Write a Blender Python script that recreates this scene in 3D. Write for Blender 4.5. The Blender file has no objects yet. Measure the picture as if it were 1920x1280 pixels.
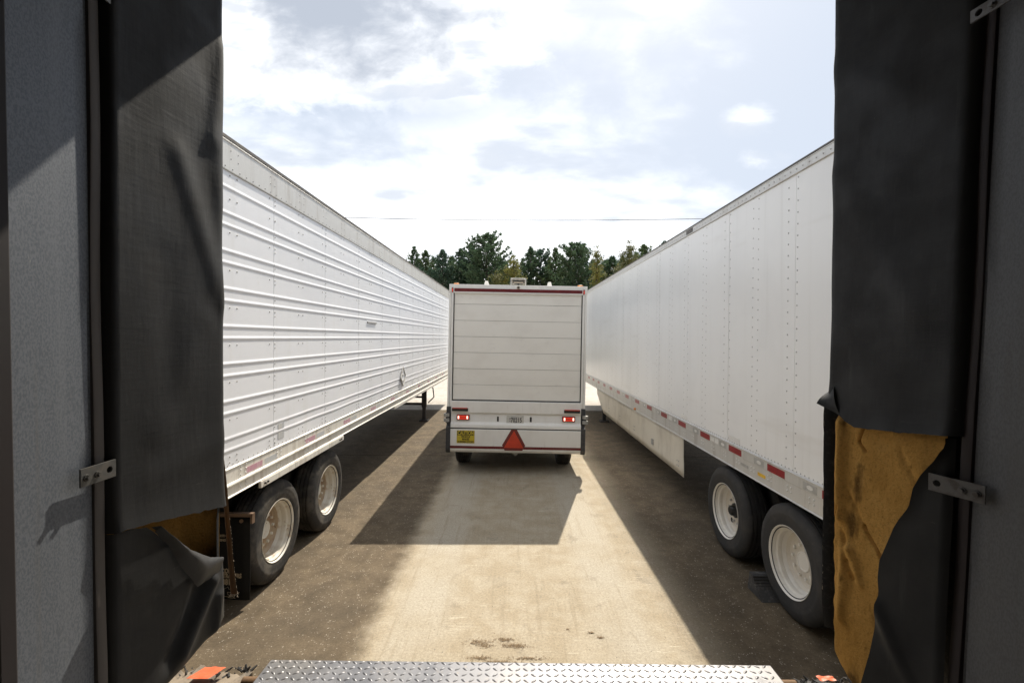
import bpy, bmesh, math, random
from mathutils import Vector, Matrix, noise
random.seed(7)
R = math.radians
scene = bpy.context.scene
COL = scene.collection

# ------------------------------------------------------------------ camera
CAMZ, F = 2.5, 853.0            # eye height (m), focal length in photo pixels
cd = bpy.data.cameras.new('camera'); cam = bpy.data.objects.new('camera', cd); COL.objects.link(cam)
cd.sensor_width = 36; cd.lens = 16.0; cd.clip_start = 0.05; cd.clip_end = 2000
cam.matrix_world = (Matrix.Translation((0, 0, CAMZ)) @ Matrix.Rotation(R(90 - 0.47), 4, 'X')
                    @ Matrix.Rotation(R(0.35), 4, 'Z'))
scene.camera = cam

# ------------------------------------------------------------------ light
SUN = Vector((0.80, 2.82, 3.45)).normalized()
ELEV = math.asin(SUN.z); AZ = math.atan2(SUN.x, SUN.y)
sd = bpy.data.lights.new('sun', 'SUN'); sd.energy = 4.7; sd.angle = R(0.5); sd.color = (1.0, 0.925, 0.80)
sun = bpy.data.objects.new('sun', sd); COL.objects.link(sun)
sun.rotation_euler = SUN.to_track_quat('Z', 'Y').to_euler(); sun.location = (5, 20, 30)

vs = scene.view_settings
vs.view_transform = 'Standard'; vs.look = 'None'; vs.gamma = 1.0; vs.exposure = 0.52
vs.use_curve_mapping = False
scene.cycles.use_denoising = True
scene.cycles.max_bounces = 6
scene.cycles.diffuse_bounces = 3
scene.cycles.glossy_bounces = 3
scene.cycles.sample_clamp_indirect = 25.0
scene.cycles.blur_glossy = 0.25
scene.cycles.use_adaptive_sampling = True
scene.cycles.adaptive_threshold = 0.02

class NT:
    """tiny node-tree builder"""
    def __init__(s, tree): s.t = tree; s.n = tree.nodes; s.l = tree.links
    def node(s, typ, **kw):
        n = s.n.new(typ)
        for k, v in kw.items(): setattr(n, k, v)
        return n
    def put(s, sock, val):
        if isinstance(val, bpy.types.NodeSocket): s.l.new(val, sock)
        elif val is not None: sock.default_value = val
    def math(s, op, a, b=None, c=None, clamp=False):
        n = s.node('ShaderNodeMath', operation=op, use_clamp=clamp)
        s.put(n.inputs[0], a)
        if b is not None: s.put(n.inputs[1], b)
        if c is not None: s.put(n.inputs[2], c)
        return n.outputs[0]
    def ramp(s, v, lo, hi, a=0.0, b=1.0, smooth=True):
        n = s.node('ShaderNodeMapRange', interpolation_type='SMOOTHSTEP' if smooth else 'LINEAR')
        for i, x in enumerate((v, lo, hi, a, b)): s.put(n.inputs[i], x)
        return n.outputs[0]
    def mix(s, f, a, b, blend='MIX'):
        n = s.node('ShaderNodeMix', data_type='RGBA', blend_type=blend)
        s.put(n.inputs[0], f)
        for k, v in ((6, a), (7, b)):
            if isinstance(v, (tuple, list)) and len(v) == 3: v = (*v, 1)
            s.put(n.inputs[k], v)
        return n.outputs[2]
    def noise(s, vec, scale, detail=5, rough=0.55, dist=0.0):
        n = s.node('ShaderNodeTexNoise'); s.put(n.inputs['Vector'], vec)
        n.inputs['Scale'].default_value = scale; n.inputs['Detail'].default_value = detail
        n.inputs['Roughness'].default_value = rough; n.inputs['Distortion'].default_value = dist
        return n.outputs['Fac']
    def mapping(s, vec, scale=(1, 1, 1), loc=(0, 0, 0), rot=(0, 0, 0)):
        n = s.node('ShaderNodeMapping'); s.put(n.inputs['Vector'], vec)
        n.inputs['Scale'].default_value = scale; n.inputs['Location'].default_value = loc
        n.inputs['Rotation'].default_value = rot
        return n.outputs[0]
    def combine(s, x, y, z):
        n = s.node('ShaderNodeCombineXYZ')
        for i, v in enumerate((x, y, z)): s.put(n.inputs[i], v)
        return n.outputs[0]

def build_world():
    w = bpy.data.worlds.new('World'); scene.world = w; w.use_nodes = True
    t = NT(w.node_tree); t.n.clear()
    STR = 0.12
    sky = t.node('ShaderNodeTexSky', sky_type='NISHITA')
    sky.sun_disc = False; sky.sun_elevation = ELEV; sky.sun_rotation = AZ
    sky.air_density = 1.0; sky.dust_density = 2.2; sky.ozone_density = 1.0
    tc = t.node('ShaderNodeTexCoord').outputs['Generated']
    sep = t.node('ShaderNodeSeparateXYZ'); t.put(sep.inputs[0], tc)
    x, y, z = sep.outputs
    ya = t.math('MAXIMUM', t.math('ABSOLUTE', y), 0.12)
    u = t.math('DIVIDE', x, ya); v = t.math('DIVIDE', z, ya)
    p = t.combine(u, t.math('MULTIPLY', v, 1.5), t.math('MULTIPLY', y, 0.6))
    n1 = t.noise(p, 3.0, 6, 0.58, 0.5)
    n2 = t.noise(p, 10.0, 5, 0.62, 0.3)
    nn = t.math('SUBTRACT', t.math('ADD', t.math('MULTIPLY', n1, 0.66), t.math('MULTIPLY', n2, 0.34)), 0.5)
    # cloud bank above the horizon, falling away to the right
    top = t.math('SUBTRACT', 0.47, t.math('MULTIPLY', 0.42, t.math('MAXIMUM', t.math('ADD', u, -0.08), 0.0)))
    bank = t.math('MULTIPLY', t.math('SUBTRACT', top, v), 2.6)
    # heavy cloud high on the left
    def ell(cu, cv, ru, rv):
        a = t.math('POWER', t.math('DIVIDE', t.math('SUBTRACT', u, cu), ru), 2.0)
        b = t.math('POWER', t.math('DIVIDE', t.math('SUBTRACT', v, cv), rv), 2.0)
        return t.math('SUBTRACT', 1.0, t.math('SQRT', t.math('ADD', a, b)))
    big = ell(-0.42, 0.73, 0.46, 0.25)
    c1 = t.math('MULTIPLY', ell(0.505, 0.475, 0.085, 0.05), 0.5)
    c2 = t.math('MULTIPLY', ell(0.54, 0.39, 0.11, 0.045), 0.5)
    hi = t.ramp(v, 0.85, 1.5)          # extra cloud added overhead, out of view, to raise the ambient light
    far = t.math('ADD', t.math('SUBTRACT', t.noise(p, 1.1, 4, 0.5), 0.62), t.math('MULTIPLY', hi, 0.22))
    bank_d = t.math('ADD', bank, t.math('MULTIPLY', nn, 1.9))
    big_d = t.math('ADD', big, t.math('MULTIPLY', nn, 1.7))
    sm_d = t.math('ADD', t.math('MAXIMUM', c1, c2), t.math('MULTIPLY', nn, 1.7))
    far_d = t.math('ADD', t.math('MULTIPLY', far, 2.0), t.math('MULTIPLY', nn, 0.6))
    d = t.math('MAXIMUM', t.math('MAXIMUM', t.ramp(bank_d, -0.35, 1.0), t.ramp(big_d, -0.15, 0.32)),
               t.math('MAXIMUM', t.ramp(sm_d, 0.0, 0.45, 0, 0.55), t.ramp(far_d, 0.0, 0.5, 0, 0.9)))
    # thick parts of a cloud let less light through
    n3 = t.noise(p, 2.3, 5, 0.5, 0.3)
    thick = t.ramp(t.math('ADD', t.math('ADD', big, t.math('MULTIPLY', t.math('SUBTRACT', n3, 0.5), 1.3)), t.math('MULTIPLY', nn, 2.0)), -0.15, 0.75)
    wisps = t.ramp(t.noise(t.mapping(p, (1, 2.2, 1), (3.1, 0.4, 0)), 4.5, 5, 0.5), 0.42, 0.66, 0, 0.72)
    grey = t.math('MAXIMUM', thick, wisps)
    k = 1.0 / STR
    ccol = t.mix(grey, (1.20 * k, 1.205 * k, 1.21 * k), (0.39 * k, 0.43 * k, 0.50 * k))
    # thin veil over the open sky
    base = t.mix(0.80, t.mix(1.0, sky.outputs[0], (0.55, 0.55, 0.55), 'MULTIPLY'), (0.530 * k, 0.590 * k, 0.680 * k))
    col = t.mix(d, base, ccol)
    bg = t.node('ShaderNodeBackground'); bg.inputs['Strength'].default_value = STR
    t.put(bg.inputs['Color'], col)
    w.cycles.sampling_method = 'MANUAL'; w.cycles.sample_map_resolution = 512
    out = t.node('ShaderNodeOutputWorld'); t.l.new(bg.outputs[0], out.inputs[0])
build_world()

# ------------------------------------------------------------------ mesh helpers
class MB:
    def __init__(s): s.v = []; s.f = []
    def add(s, pts, faces):
        b = len(s.v); s.v += [tuple(p) for p in pts]; s.f += [tuple(b + i for i in f) for f in faces]; return s
    def box(s, x0, x1, y0, y1, z0, z1):
        return s.add([(x0, y0, z0), (x1, y0, z0), (x1, y1, z0), (x0, y1, z0),
                      (x0, y0, z1), (x1, y0, z1), (x1, y1, z1), (x0, y1, z1)],
                     [(3, 2, 1, 0), (4, 5, 6, 7), (0, 1, 5, 4), (1, 2, 6, 5), (2, 3, 7, 6), (3, 0, 4, 7)])
    def prism(s, pts, off):
        off = Vector(off); n = len(pts); P = [Vector(p) for p in pts]
        return s.add(P + [p + off for p in P], [tuple(range(n))[::-1], tuple(range(n, 2 * n))] +
                     [(i, (i + 1) % n, n + (i + 1) % n, n + i) for i in range(n)])
    def grid(s, rows):
        n = len(rows[0]); pts = [p for r in rows for p in r]
        return s.add(pts, [(i * n + j, i * n + j + 1, (i + 1) * n + j + 1, (i + 1) * n + j)
                           for i in range(len(rows) - 1) for j in range(n - 1)])
    def cyl(s, p0, p1, r0, r1=None, n=16, caps=True):
        r1 = r0 if r1 is None else r1; p0 = Vector(p0); p1 = Vector(p1); d = (p1 - p0).normalized()
        a = d.orthogonal().normalized(); b = d.cross(a)
        ring = [math.cos(2 * math.pi * i / n) * a + math.sin(2 * math.pi * i / n) * b for i in range(n)]
        f = [(i, (i + 1) % n, n + (i + 1) % n, n + i) for i in range(n)]
        if caps: f += [tuple(range(n))[::-1], tuple(range(n, 2 * n))]
        return s.add([p0 + q * r0 for q in ring] + [p1 + q * r1 for q in ring], f)
    def tube(s, path, r, n=8):
        P = [Vector(p) for p in path]; rr = r if isinstance(r, (list, tuple)) else [r] * len(P)
        pts = []; a = None
        for i, p in enumerate(P):
            d = (P[min(i + 1, len(P) - 1)] - P[max(i - 1, 0)]).normalized()
            a = d.orthogonal().normalized() if a is None else (a - d * a.dot(d)).normalized()
            b = d.cross(a)
            pts += [p + (math.cos(2 * math.pi * k / n) * a + math.sin(2 * math.pi * k / n) * b) * rr[i] for k in range(n)]
        f = [(i * n + k, i * n + (k + 1) % n, (i + 1) * n + (k + 1) % n, (i + 1) * n + k)
             for i in range(len(P) - 1) for k in range(n)]
        f += [tuple(range(n))[::-1], tuple(range((len(P) - 1) * n, len(P) * n))]
        return s.add(pts, f)
    def lathe_x(s, prof, c=(0, 0, 0), n=48, sgn=1):
        """profile of (x along the axle, radius), revolved round the X axis"""
        pts = []
        for ax, r in prof:
            for k in range(n):
                a = 2 * math.pi * k / n
                pts.append((c[0] + sgn * ax, c[1] + r * math.cos(a), c[2] + r * math.sin(a)))
        return s.add(pts, [(i * n + k, i * n + (k + 1) % n, (i + 1) * n + (k + 1) % n, (i + 1) * n + k)
                           for i in range(len(prof) - 1) for k in range(n)])
    def dome(s, c, nrm, r, h, n=6):
        nrm = Vector(nrm).normalized(); a = nrm.orthogonal().normalized(); b = nrm.cross(a); c = Vector(c)
        ring = [math.cos(2 * math.pi * i / n) * a + math.sin(2 * math.pi * i / n) * b for i in range(n)]
        return s.add([c + q * r for q in ring] + [c + q * r * 0.6 + nrm * h for q in ring],
                     [(i, (i + 1) % n, n + (i + 1) % n, n + i) for i in range(n)] + [tuple(range(n, 2 * n))])
    def mesh(s, name, smooth=None, bevel=0, segs=2):
        me = bpy.data.meshes.new(name); me.from_pydata(s.v, [], s.f)
        bm = bmesh.new(); bm.from_mesh(me)
        if bevel:
            ed = [e for e in bm.edges if len(e.link_faces) == 2 and e.calc_face_angle(0) > 0.6]
            bmesh.ops.bevel(bm, geom=ed, offset=bevel, segments=segs, profile=0.6, affect='EDGES', clamp_overlap=True)
        bmesh.ops.recalc_face_normals(bm, faces=bm.faces)
        bm.to_mesh(me); bm.free()
        if bevel and smooth is None: smooth = 35
        if smooth is not None:
            fl = [True] * len(me.polygons)
            if bevel:        # only the narrow bevel strips are shaded smooth
                co = [v.co for v in me.vertices]
                for p in me.polygons:
                    vs_ = p.vertices; L = max((co[vs_[i]] - co[vs_[i - 1]]).length for i in range(len(vs_)))
                    fl[p.index] = p.area / max(L, 1e-9) < 1.6 * bevel
            me.polygons.foreach_set('use_smooth', [True] * len(fl))
            me.set_sharp_from_angle(angle=R(smooth))
            me.polygons.foreach_set('use_smooth', fl)
        return me
    def build(s, name, m, parent=None, smooth=None, bevel=0, segs=2, kind=None):
        return link(name, s.mesh(name, smooth, bevel, segs), m, parent, kind)

def link(name, me, m, parent=None, kind=None):
    o = bpy.data.objects.new(name, me); COL.objects.link(o)
    if m is not None and len(me.materials) == 0: me.materials.append(m)
    o.parent = parent
    if kind: o['kind'] = kind
    return o
def tag(o, label, cat, group=None):
    o['label'] = label; o['category'] = cat
    if group: o['group'] = group
    return o
def thing(name, label, cat, loc=(0, 0, 0), rot=(0, 0, 0), group=None):
    o = bpy.data.objects.new(name, None); COL.objects.link(o); o.empty_display_size = 0.2
    o.location = loc; o.rotation_euler = rot
    return tag(o, label, cat, group)
def copy_tree(o, parent=None):
    c = o.copy(); COL.objects.link(c); c.parent = parent
    for ch in list(o.children): copy_tree(ch, c)
    return c
def text(name, body, size, m, parent, loc, rot, fat=0.0, sx=1.0, align='CENTER'):
    cu = bpy.data.curves.new(name, 'FONT'); cu.body = body; cu.size = size; cu.offset = fat
    cu.align_x = align; cu.align_y = 'CENTER'; cu.extrude = 0.0004; cu.resolution_u = 3
    t = bpy.data.objects.new(name, cu)
    me = bpy.data.meshes.new_from_object(t)
    bpy.data.objects.remove(t); bpy.data.curves.remove(cu)
    me.materials.clear()
    o = link(name, me, m, parent); o.location = loc; o.rotation_euler = rot; o.scale = (sx, 1, 1)
    return o

# ------------------------------------------------------------------ materials
def mat(name, col, rough=0.5, metal=0.0, layers=(), bump=(), spec=0.5, coat=0.0, emit=None, rvar=None, trans=None):
    m = bpy.data.materials.new(name); m.use_nodes = True
    t = NT(m.node_tree); b = t.n['Principled BSDF']
    tc = t.node('ShaderNodeTexCoord').outputs['Object']
    c = (*col, 1)
    for ly in layers:          # (scale, stretch, colour, lo, hi, amount)
        sc, st, c2, lo, hi, am = ly
        f = t.ramp(t.noise(t.mapping(tc, st, (sc * 1.7, lo * 9, 3.3)), sc, 4, 0.6), lo, hi, 0, am)
        c = t.mix(f, c, c2)
    t.put(b.inputs['Base Color'], c)
    b.inputs['Roughness'].default_value = rough; b.inputs['Metallic'].default_value = metal
    b.inputs['Specular IOR Level'].default_value = spec; b.inputs['Coat Weight'].default_value = coat
    if rvar:
        t.put(b.inputs['Roughness'], t.ramp(t.noise(tc, rvar[0], 5), 0.3, 0.7, rvar[1], rvar[2]))
    prev = None
    for sc, strength, dist, st in bump:
        bn = t.node('ShaderNodeBump'); bn.inputs['Strength'].default_value = strength; bn.inputs['Distance'].default_value = dist
        t.put(bn.inputs['Height'], t.noise(t.mapping(tc, st), sc, 3, 0.6))
        if prev is not None: t.put(bn.inputs['Normal'], prev)
        prev = bn.outputs[0]
    if prev is not None: t.put(b.inputs['Normal'], prev)
    if emit:
        b.inputs['Emission Color'].default_value = (*emit[0], 1); b.inputs['Emission Strength'].default_value = emit[1]
    if trans:
        tr = t.node('ShaderNodeBsdfTranslucent'); t.put(tr.inputs['Color'], (*trans[0], 1))
        mx = t.node('ShaderNodeMixShader'); mx.inputs[0].default_value = trans[1]
        t.l.new(b.outputs[0], mx.inputs[1]); t.l.new(tr.outputs[0], mx.inputs[2])
        t.l.new(mx.outputs[0], t.n['Material Output'].inputs[0])
    return m
I3 = (1, 1, 1)
M = {}
M['panel_old'] = mat('white_panel_old', (0.80, 0.81, 0.84), 0.38, 0, [
    (3.0, (1, 2.2, 0.10), (0.66, 0.65, 0.62), 0.50, 0.80, 0.35), (0.7, I3, (0.74, 0.755, 0.79), 0.45, 0.65, 0.6),
    (9.0, (1, 1, 0.5), (0.55, 0.5, 0.43), 0.66, 0.8, 0.25)], [(5, 0.06, 0.01, I3)])
M['panel_new'] = mat('white_panel_new', (0.86, 0.855, 0.84), 0.26, 0, [
    (4.0, (1, 2.0, 0.08), (0.68, 0.665, 0.63), 0.5, 0.8, 0.35), (0.9, I3, (0.79, 0.785, 0.775), 0.45, 0.65, 0.5),
    (1.6, (1, 0.3, 2.0), (0.66, 0.63, 0.58), 0.6, 0.8, 0.35)], [(3, 0.025, 0.01, I3)])
M['ghost'] = mat('ghosted_paint', (0.815, 0.82, 0.835), 0.42, 0, [(6, I3, (0.77, 0.775, 0.79), 0.45, 0.65, 0.6)])
M['alu'] = mat('aluminium_rail', (0.60, 0.59, 0.565), 0.45, 0.35, [
    (6.0, (1, 1.4, 0.15), (0.42, 0.39, 0.35), 0.48, 0.75, 0.7), (30.0, (1, 3, 0.3), (0.7, 0.69, 0.66), 0.5, 0.7, 0.4)],
    [(40, 0.05, 0.003, (1, 2, 0.3))])
M['rail_old'] = mat('weathered_white_rail', (0.72, 0.69, 0.63), 0.5, 0.05, [
    (8.0, (1, 2.2, 0.12), (0.50, 0.45, 0.38), 0.46, 0.72, 0.8), (24.0, I3, (0.40, 0.33, 0.26), 0.62, 0.75, 0.5)], [(30, 0.08, 0.003, I3)])
M['dark_trim'] = mat('dark_roof_trim', (0.10, 0.09, 0.08), 0.55, 0.2, [(8, I3, (0.18, 0.16, 0.13), 0.45, 0.7, 0.8)])
M['roof'] = mat('roof_sheet', (0.6, 0.6, 0.6), 0.45, 0.3, [(2, I3, (0.45, 0.43, 0.4), 0.45, 0.7, 0.7)])
M['rivet'] = mat('rivet_dull', (0.42, 0.41, 0.40), 0.5, 0.3)
M['rivet_white'] = mat('rivet_painted', (0.70, 0.69, 0.67), 0.4, 0.1)
M['seam'] = mat('seam_shadow_gap', (0.16, 0.15, 0.14), 0.8)
M['steel_dark'] = mat('dark_chassis_steel', (0.035, 0.032, 0.03), 0.7, 0.1, [(6, I3, (0.09, 0.06, 0.04), 0.5, 0.7, 0.7)], [(30, 0.2, 0.004, I3)])
M['tyre'] = mat('tyre_rubber', (0.030, 0.030, 0.031), 0.72, 0, [
    (5, I3, (0.06, 0.055, 0.05), 0.45, 0.72, 0.65), (26, I3, (0.10, 0.088, 0.072), 0.58, 0.78, 0.35)], [(60, 0.15, 0.003, I3)], 0.35)
M['tyre_worn'] = mat('tyre_rubber_dusty', (0.035, 0.033, 0.031), 0.8, 0, [
    (6, I3, (0.12, 0.105, 0.085), 0.42, 0.68, 0.7), (30, I3, (0.02, 0.02, 0.02), 0.55, 0.7, 0.6)], [(50, 0.2, 0.003, I3)], 0.3)
M['rim_rusty'] = mat('rim_white_rusty', (0.66, 0.63, 0.56), 0.5, 0, [
    (7, I3, (0.42, 0.30, 0.18), 0.52, 0.68, 0.75), (22, I3, (0.16, 0.07, 0.03), 0.66, 0.72, 0.9), (3, I3, (0.35, 0.27, 0.18), 0.55, 0.75, 0.6)], [(40, 0.15, 0.002, I3)])
M['rim_clean'] = mat('rim_white_clean', (0.76, 0.73, 0.67), 0.35, 0, [
    (6, I3, (0.60, 0.54, 0.45), 0.5, 0.72, 0.6), (24, I3, (0.3, 0.22, 0.14), 0.69, 0.76, 0.6)], [(30, 0.05, 0.002, I3)])
M['disc_rusty'] = mat('wheel_disc_rusty', (0.40, 0.31, 0.21), 0.6, 0, [(5, I3, (0.24, 0.14, 0.07), 0.45, 0.65, 0.8), (18, I3, (0.12, 0.055, 0.025), 0.60, 0.72, 0.8)], [(40, 0.15, 0.002, I3)])
M['disc_clean'] = mat('wheel_disc_dusty', (0.66, 0.61, 0.53), 0.45, 0, [(5, I3, (0.54, 0.48, 0.39), 0.45, 0.68, 0.8), (20, I3, (0.22, 0.16, 0.10), 0.64, 0.75, 0.6)])
M['black'] = mat('black_plastic', (0.012, 0.012, 0.013), 0.4)
M['hub'] = mat('hub_dark', (0.03, 0.03, 0.03), 0.35, 0.5)
M['tape_red'] = mat('reflective_tape_red', (0.28, 0.015, 0.02), 0.3, 0, [(40, I3, (0.16, 0.01, 0.012), 0.45, 0.65, 0.6)], (), 0.6)
M['tape_silver'] = mat('reflective_tape_silver', (0.46, 0.455, 0.44), 0.32, 0.2, [(18, I3, (0.33, 0.32, 0.30), 0.45, 0.65, 0.6)])
M['tape_faded'] = mat('reflective_tape_faded', (0.50, 0.27, 0.33), 0.6, 0, [(14, (1, 3, 0.3), (0.58, 0.48, 0.47), 0.45, 0.7, 0.8)])
M['tape_faded_white'] = mat('reflective_tape_faded_white', (0.48, 0.49, 0.50), 0.5, 0, [(14, (1, 3, 0.3), (0.6, 0.57, 0.52), 0.45, 0.7, 0.8)])
M['sticker'] = mat('white_sticker', (0.74, 0.73, 0.70), 0.4, 0, [(60, (1, 1, 4), (0.45, 0.44, 0.42), 0.5, 0.6, 0.5)])
M['sticker_yellow'] = mat('yellow_sticker', (0.72, 0.44, 0.03), 0.4, 0, [(50, I3, (0.4, 0.2, 0.02), 0.55, 0.65, 0.6)])
M['amber'] = mat('amber_lens', (0.75, 0.25, 0.02), 0.2, 0, (), (), 0.6)
M['skirt'] = mat('cream_skirt', (0.74, 0.69, 0.59), 0.5, 0, [(2.5, (1, 1, 0.5), (0.52, 0.47, 0.39), 0.45, 0.7, 0.7), (12, (1, 1, 0.3), (0.40, 0.36, 0.30), 0.62, 0.8, 0.5)])
M['truck_white'] = mat('truck_white_paint', (0.86, 0.84, 0.795), 0.35, 0, [
    (2.0, (1, 1, 0.6), (0.77, 0.74, 0.69), 0.42, 0.7, 0.7), (14, (1, 1, 0.2), (0.54, 0.49, 0.42), 0.6, 0.8, 0.4)], [(6, 0.02, 0.01, I3)], 0.4)
M['truck_panel'] = mat('roll_door_paint', (0.86, 0.83, 0.765), 0.4, 0, [
    (1.6, (1, 1, 1.6), (0.80, 0.765, 0.70), 0.42, 0.7, 0.8), (9, (0.6, 1, 1), (0.55, 0.50, 0.43), 0.6, 0.8, 0.35)], [(5, 0.03, 0.01, I3)], 0.4)
M['truck_side'] = mat('truck_side_gloss', (0.85, 0.85, 0.85), 0.30, 0.6)
M['guard'] = mat('charcoal_guard', (0.045, 0.045, 0.048), 0.55, 0, [(12, I3, (0.09, 0.085, 0.08), 0.5, 0.7, 0.6)])
M['roller'] = mat('grey_roller', (0.34, 0.33, 0.30), 0.5)
M['stripe'] = mat('dark_red_stripe', (0.13, 0.010, 0.014), 0.3, 0, [(10, I3, (0.17, 0.02, 0.02), 0.45, 0.65, 0.6)], (), 0.5)
M['tri_orange'] = mat('triangle_orange', (0.62, 0.055, 0.02), 0.45, 0, [(6, I3, (0.48, 0.04, 0.016), 0.4, 0.7, 0.8)])
M['tri_red'] = mat('triangle_red', (0.16, 0.014, 0.012), 0.3)
M['sign_yellow'] = mat('sign_yellow', (0.60, 0.46, 0.035), 0.5, 0, [(18, I3, (0.5, 0.37, 0.03), 0.45, 0.65, 0.6)])
M['ink'] = mat('black_ink', (0.012, 0.012, 0.012), 0.5)
M['plate'] = mat('license_plate_face', (0.60, 0.585, 0.54), 0.4, 0, [(30, I3, (0.5, 0.48, 0.43), 0.5, 0.7, 0.5)])
M['lamp_red'] = mat('tail_lamp_red', (0.5, 0.02, 0.01), 0.25, 0, (), (), 0.5, 0, ((1.0, 0.05, 0.02), 0.3))
M['lamp_dim'] = mat('marker_lamp_red', (0.45, 0.02, 0.012), 0.3, 0, (), (), 0.5, 0, ((1.0, 0.08, 0.04), 0.35))
M['lamp_hot'] = mat('tail_lamp_bulb', (1, 0.9, 0.8), 0.3, 0, (), (), 0.5, 0, ((1.0, 0.78, 0.60), 1.0))
M['reflector'] = mat('red_reflector', (0.55, 0.06, 0.035), 0.25, 0, (), (), 0.6)
M['glass'] = mat('dark_glass', (0.02, 0.025, 0.03), 0.06, 0, (), (), 0.7)
M['lamp_glass'] = mat('lamp_glass', (0.55, 0.47, 0.36), 0.2, 0.2)
M['galv'] = mat('galvanised_steel', (0.172, 0.186, 0.208), 0.55, 0.3, [
    (240, (1, 1, 0.55), (0.105, 0.117, 0.137), 0.40, 0.62, 0.8), (4, (1, 3, 0.06), (0.21, 0.222, 0.24), 0.48, 0.72, 0.6),
    (11, (1, 3, 0.07), (0.15, 0.145, 0.14), 0.58, 0.8, 0.5), (17, I3, (0.36, 0.35, 0.32), 0.72, 0.76, 0.5)], [(190, 0.10, 0.002, (1, 1, 0.5)), (3, 0.1, 0.02, (1, 1, 0.4))])
M['galv_dark'] = mat('galvanised_steel_dark', (0.118, 0.12, 0.124), 0.6, 0.25, [  # darker copy of the galvanised steel for the right jamb, brown streaks and spots
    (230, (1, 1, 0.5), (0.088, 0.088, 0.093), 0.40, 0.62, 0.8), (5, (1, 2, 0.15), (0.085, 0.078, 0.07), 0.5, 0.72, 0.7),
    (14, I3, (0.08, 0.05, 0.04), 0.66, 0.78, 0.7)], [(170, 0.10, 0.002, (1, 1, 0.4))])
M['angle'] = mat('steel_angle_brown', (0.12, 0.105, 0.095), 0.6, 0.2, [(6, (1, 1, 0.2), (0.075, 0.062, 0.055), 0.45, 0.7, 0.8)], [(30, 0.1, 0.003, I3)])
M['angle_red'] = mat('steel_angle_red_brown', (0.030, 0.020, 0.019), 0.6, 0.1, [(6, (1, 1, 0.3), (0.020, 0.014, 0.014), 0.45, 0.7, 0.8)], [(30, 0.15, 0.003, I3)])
M['track'] = mat('red_primer_track', (0.010, 0.0045, 0.004), 0.7, 0, [(8, (1, 1, 0.3), (0.006, 0.003, 0.003), 0.45, 0.7, 0.8)], [(20, 0.15, 0.003, I3)])
M['bracket'] = mat('zinc_bracket', (0.13, 0.127, 0.12), 0.45, 0.6, [(30, I3, (0.18, 0.16, 0.14), 0.48, 0.7, 0.8)], [(60, 0.15, 0.002, I3)])
M['bracket_dull'] = mat('zinc_bracket_dull', (0.16, 0.155, 0.15), 0.5, 0.5, [(30, I3, (0.09, 0.075, 0.065), 0.48, 0.7, 0.8)], [(60, 0.15, 0.002, I3)])
M['vinyl'] = mat('black_vinyl', (0.0115, 0.0115, 0.0118), 0.62, 0, [
    (2.2, (1, 1, 0.35), (0.020, 0.0195, 0.019), 0.45, 0.72, 0.8), (9, (1, 3, 0.25), (0.036, 0.034, 0.032), 0.60, 0.74, 0.6),
    (40, (1, 1, 0.4), (0.010, 0.010, 0.010), 0.52, 0.68, 0.5), (30, (1, 0.35, 2.5), (0.075, 0.07, 0.065), 0.70, 0.76, 0.5), (110, I3, (0.20, 0.19, 0.18), 0.75, 0.79, 0.6)],
    [(12, 0.14, 0.006, (1, 1.4, 0.4)), (34, 0.16, 0.003, (1, 0.3, 1.8)), (18, 0.12, 0.004, (1, 2.2, 0.25)), (420, 0.10, 0.0008, I3)], 0.5, 0, None, (6, 0.58, 0.76))
M['vinyl_back'] = mat('black_vinyl_cloth_back', (0.02, 0.02, 0.02), 0.85, 0, [(60, I3, (0.045, 0.042, 0.04), 0.5, 0.7, 0.7)], [(120, 0.3, 0.003, I3)], 0.2)
M['vinyl_grey'] = mat('grey_vinyl_sunlit_scuffed', (0.045, 0.045, 0.046), 0.55, 0, [(9, I3, (0.035, 0.034, 0.034), 0.45, 0.7, 0.8), (40, I3, (0.11, 0.11, 0.11), 0.66, 0.76, 0.6)], [(22, 0.2, 0.006, I3), (300, 0.1, 0.001, I3)], 0.3)  # cloth-back grey, lightened so the flap's sunlit tone sits in the colour
M['foam'] = mat('old_yellow_foam', (0.54, 0.30, 0.085), 0.9, 0, [
    (2.2, I3, (0.36, 0.19, 0.045), 0.42, 0.66, 0.7), (5, (1, 1, 0.6), (0.60, 0.37, 0.125), 0.50, 0.70, 0.5),
    (4.2, (1, 2.2, 0.9), (0.085, 0.045, 0.016), 0.55, 0.66, 0.85), (30, I3, (0.20, 0.11, 0.03), 0.66, 0.74, 0.7), (130, I3, (0.30, 0.17, 0.05), 0.52, 0.62, 0.5)],
    [(55, 0.5, 0.006, I3), (160, 0.5, 0.003, I3)], 0.05)
M['foam_edge'] = mat('torn_fabric_fringe', (0.42, 0.36, 0.28), 0.9)
M['strap'] = mat('brown_torn_strip', (0.16, 0.085, 0.035), 0.75, 0, [(20, (1, 1, 0.2), (0.075, 0.042, 0.022), 0.45, 0.68, 0.8)], [(60, 0.3, 0.003, I3)])
M['flap'] = mat('black_mud_flap', (0.008, 0.008, 0.008), 0.7, 0, [(7, I3, (0.015, 0.014, 0.013), 0.5, 0.7, 0.6)], [(30, 0.1, 0.003, I3)], 0.2)
M['flap_print'] = mat('tan_print', (0.30, 0.24, 0.16), 0.7)
M['flap_bar'] = mat('brown_flap_bar', (0.20, 0.13, 0.085), 0.6, 0.2, [(12, I3, (0.12, 0.07, 0.045), 0.48, 0.7, 0.8)])
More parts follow.
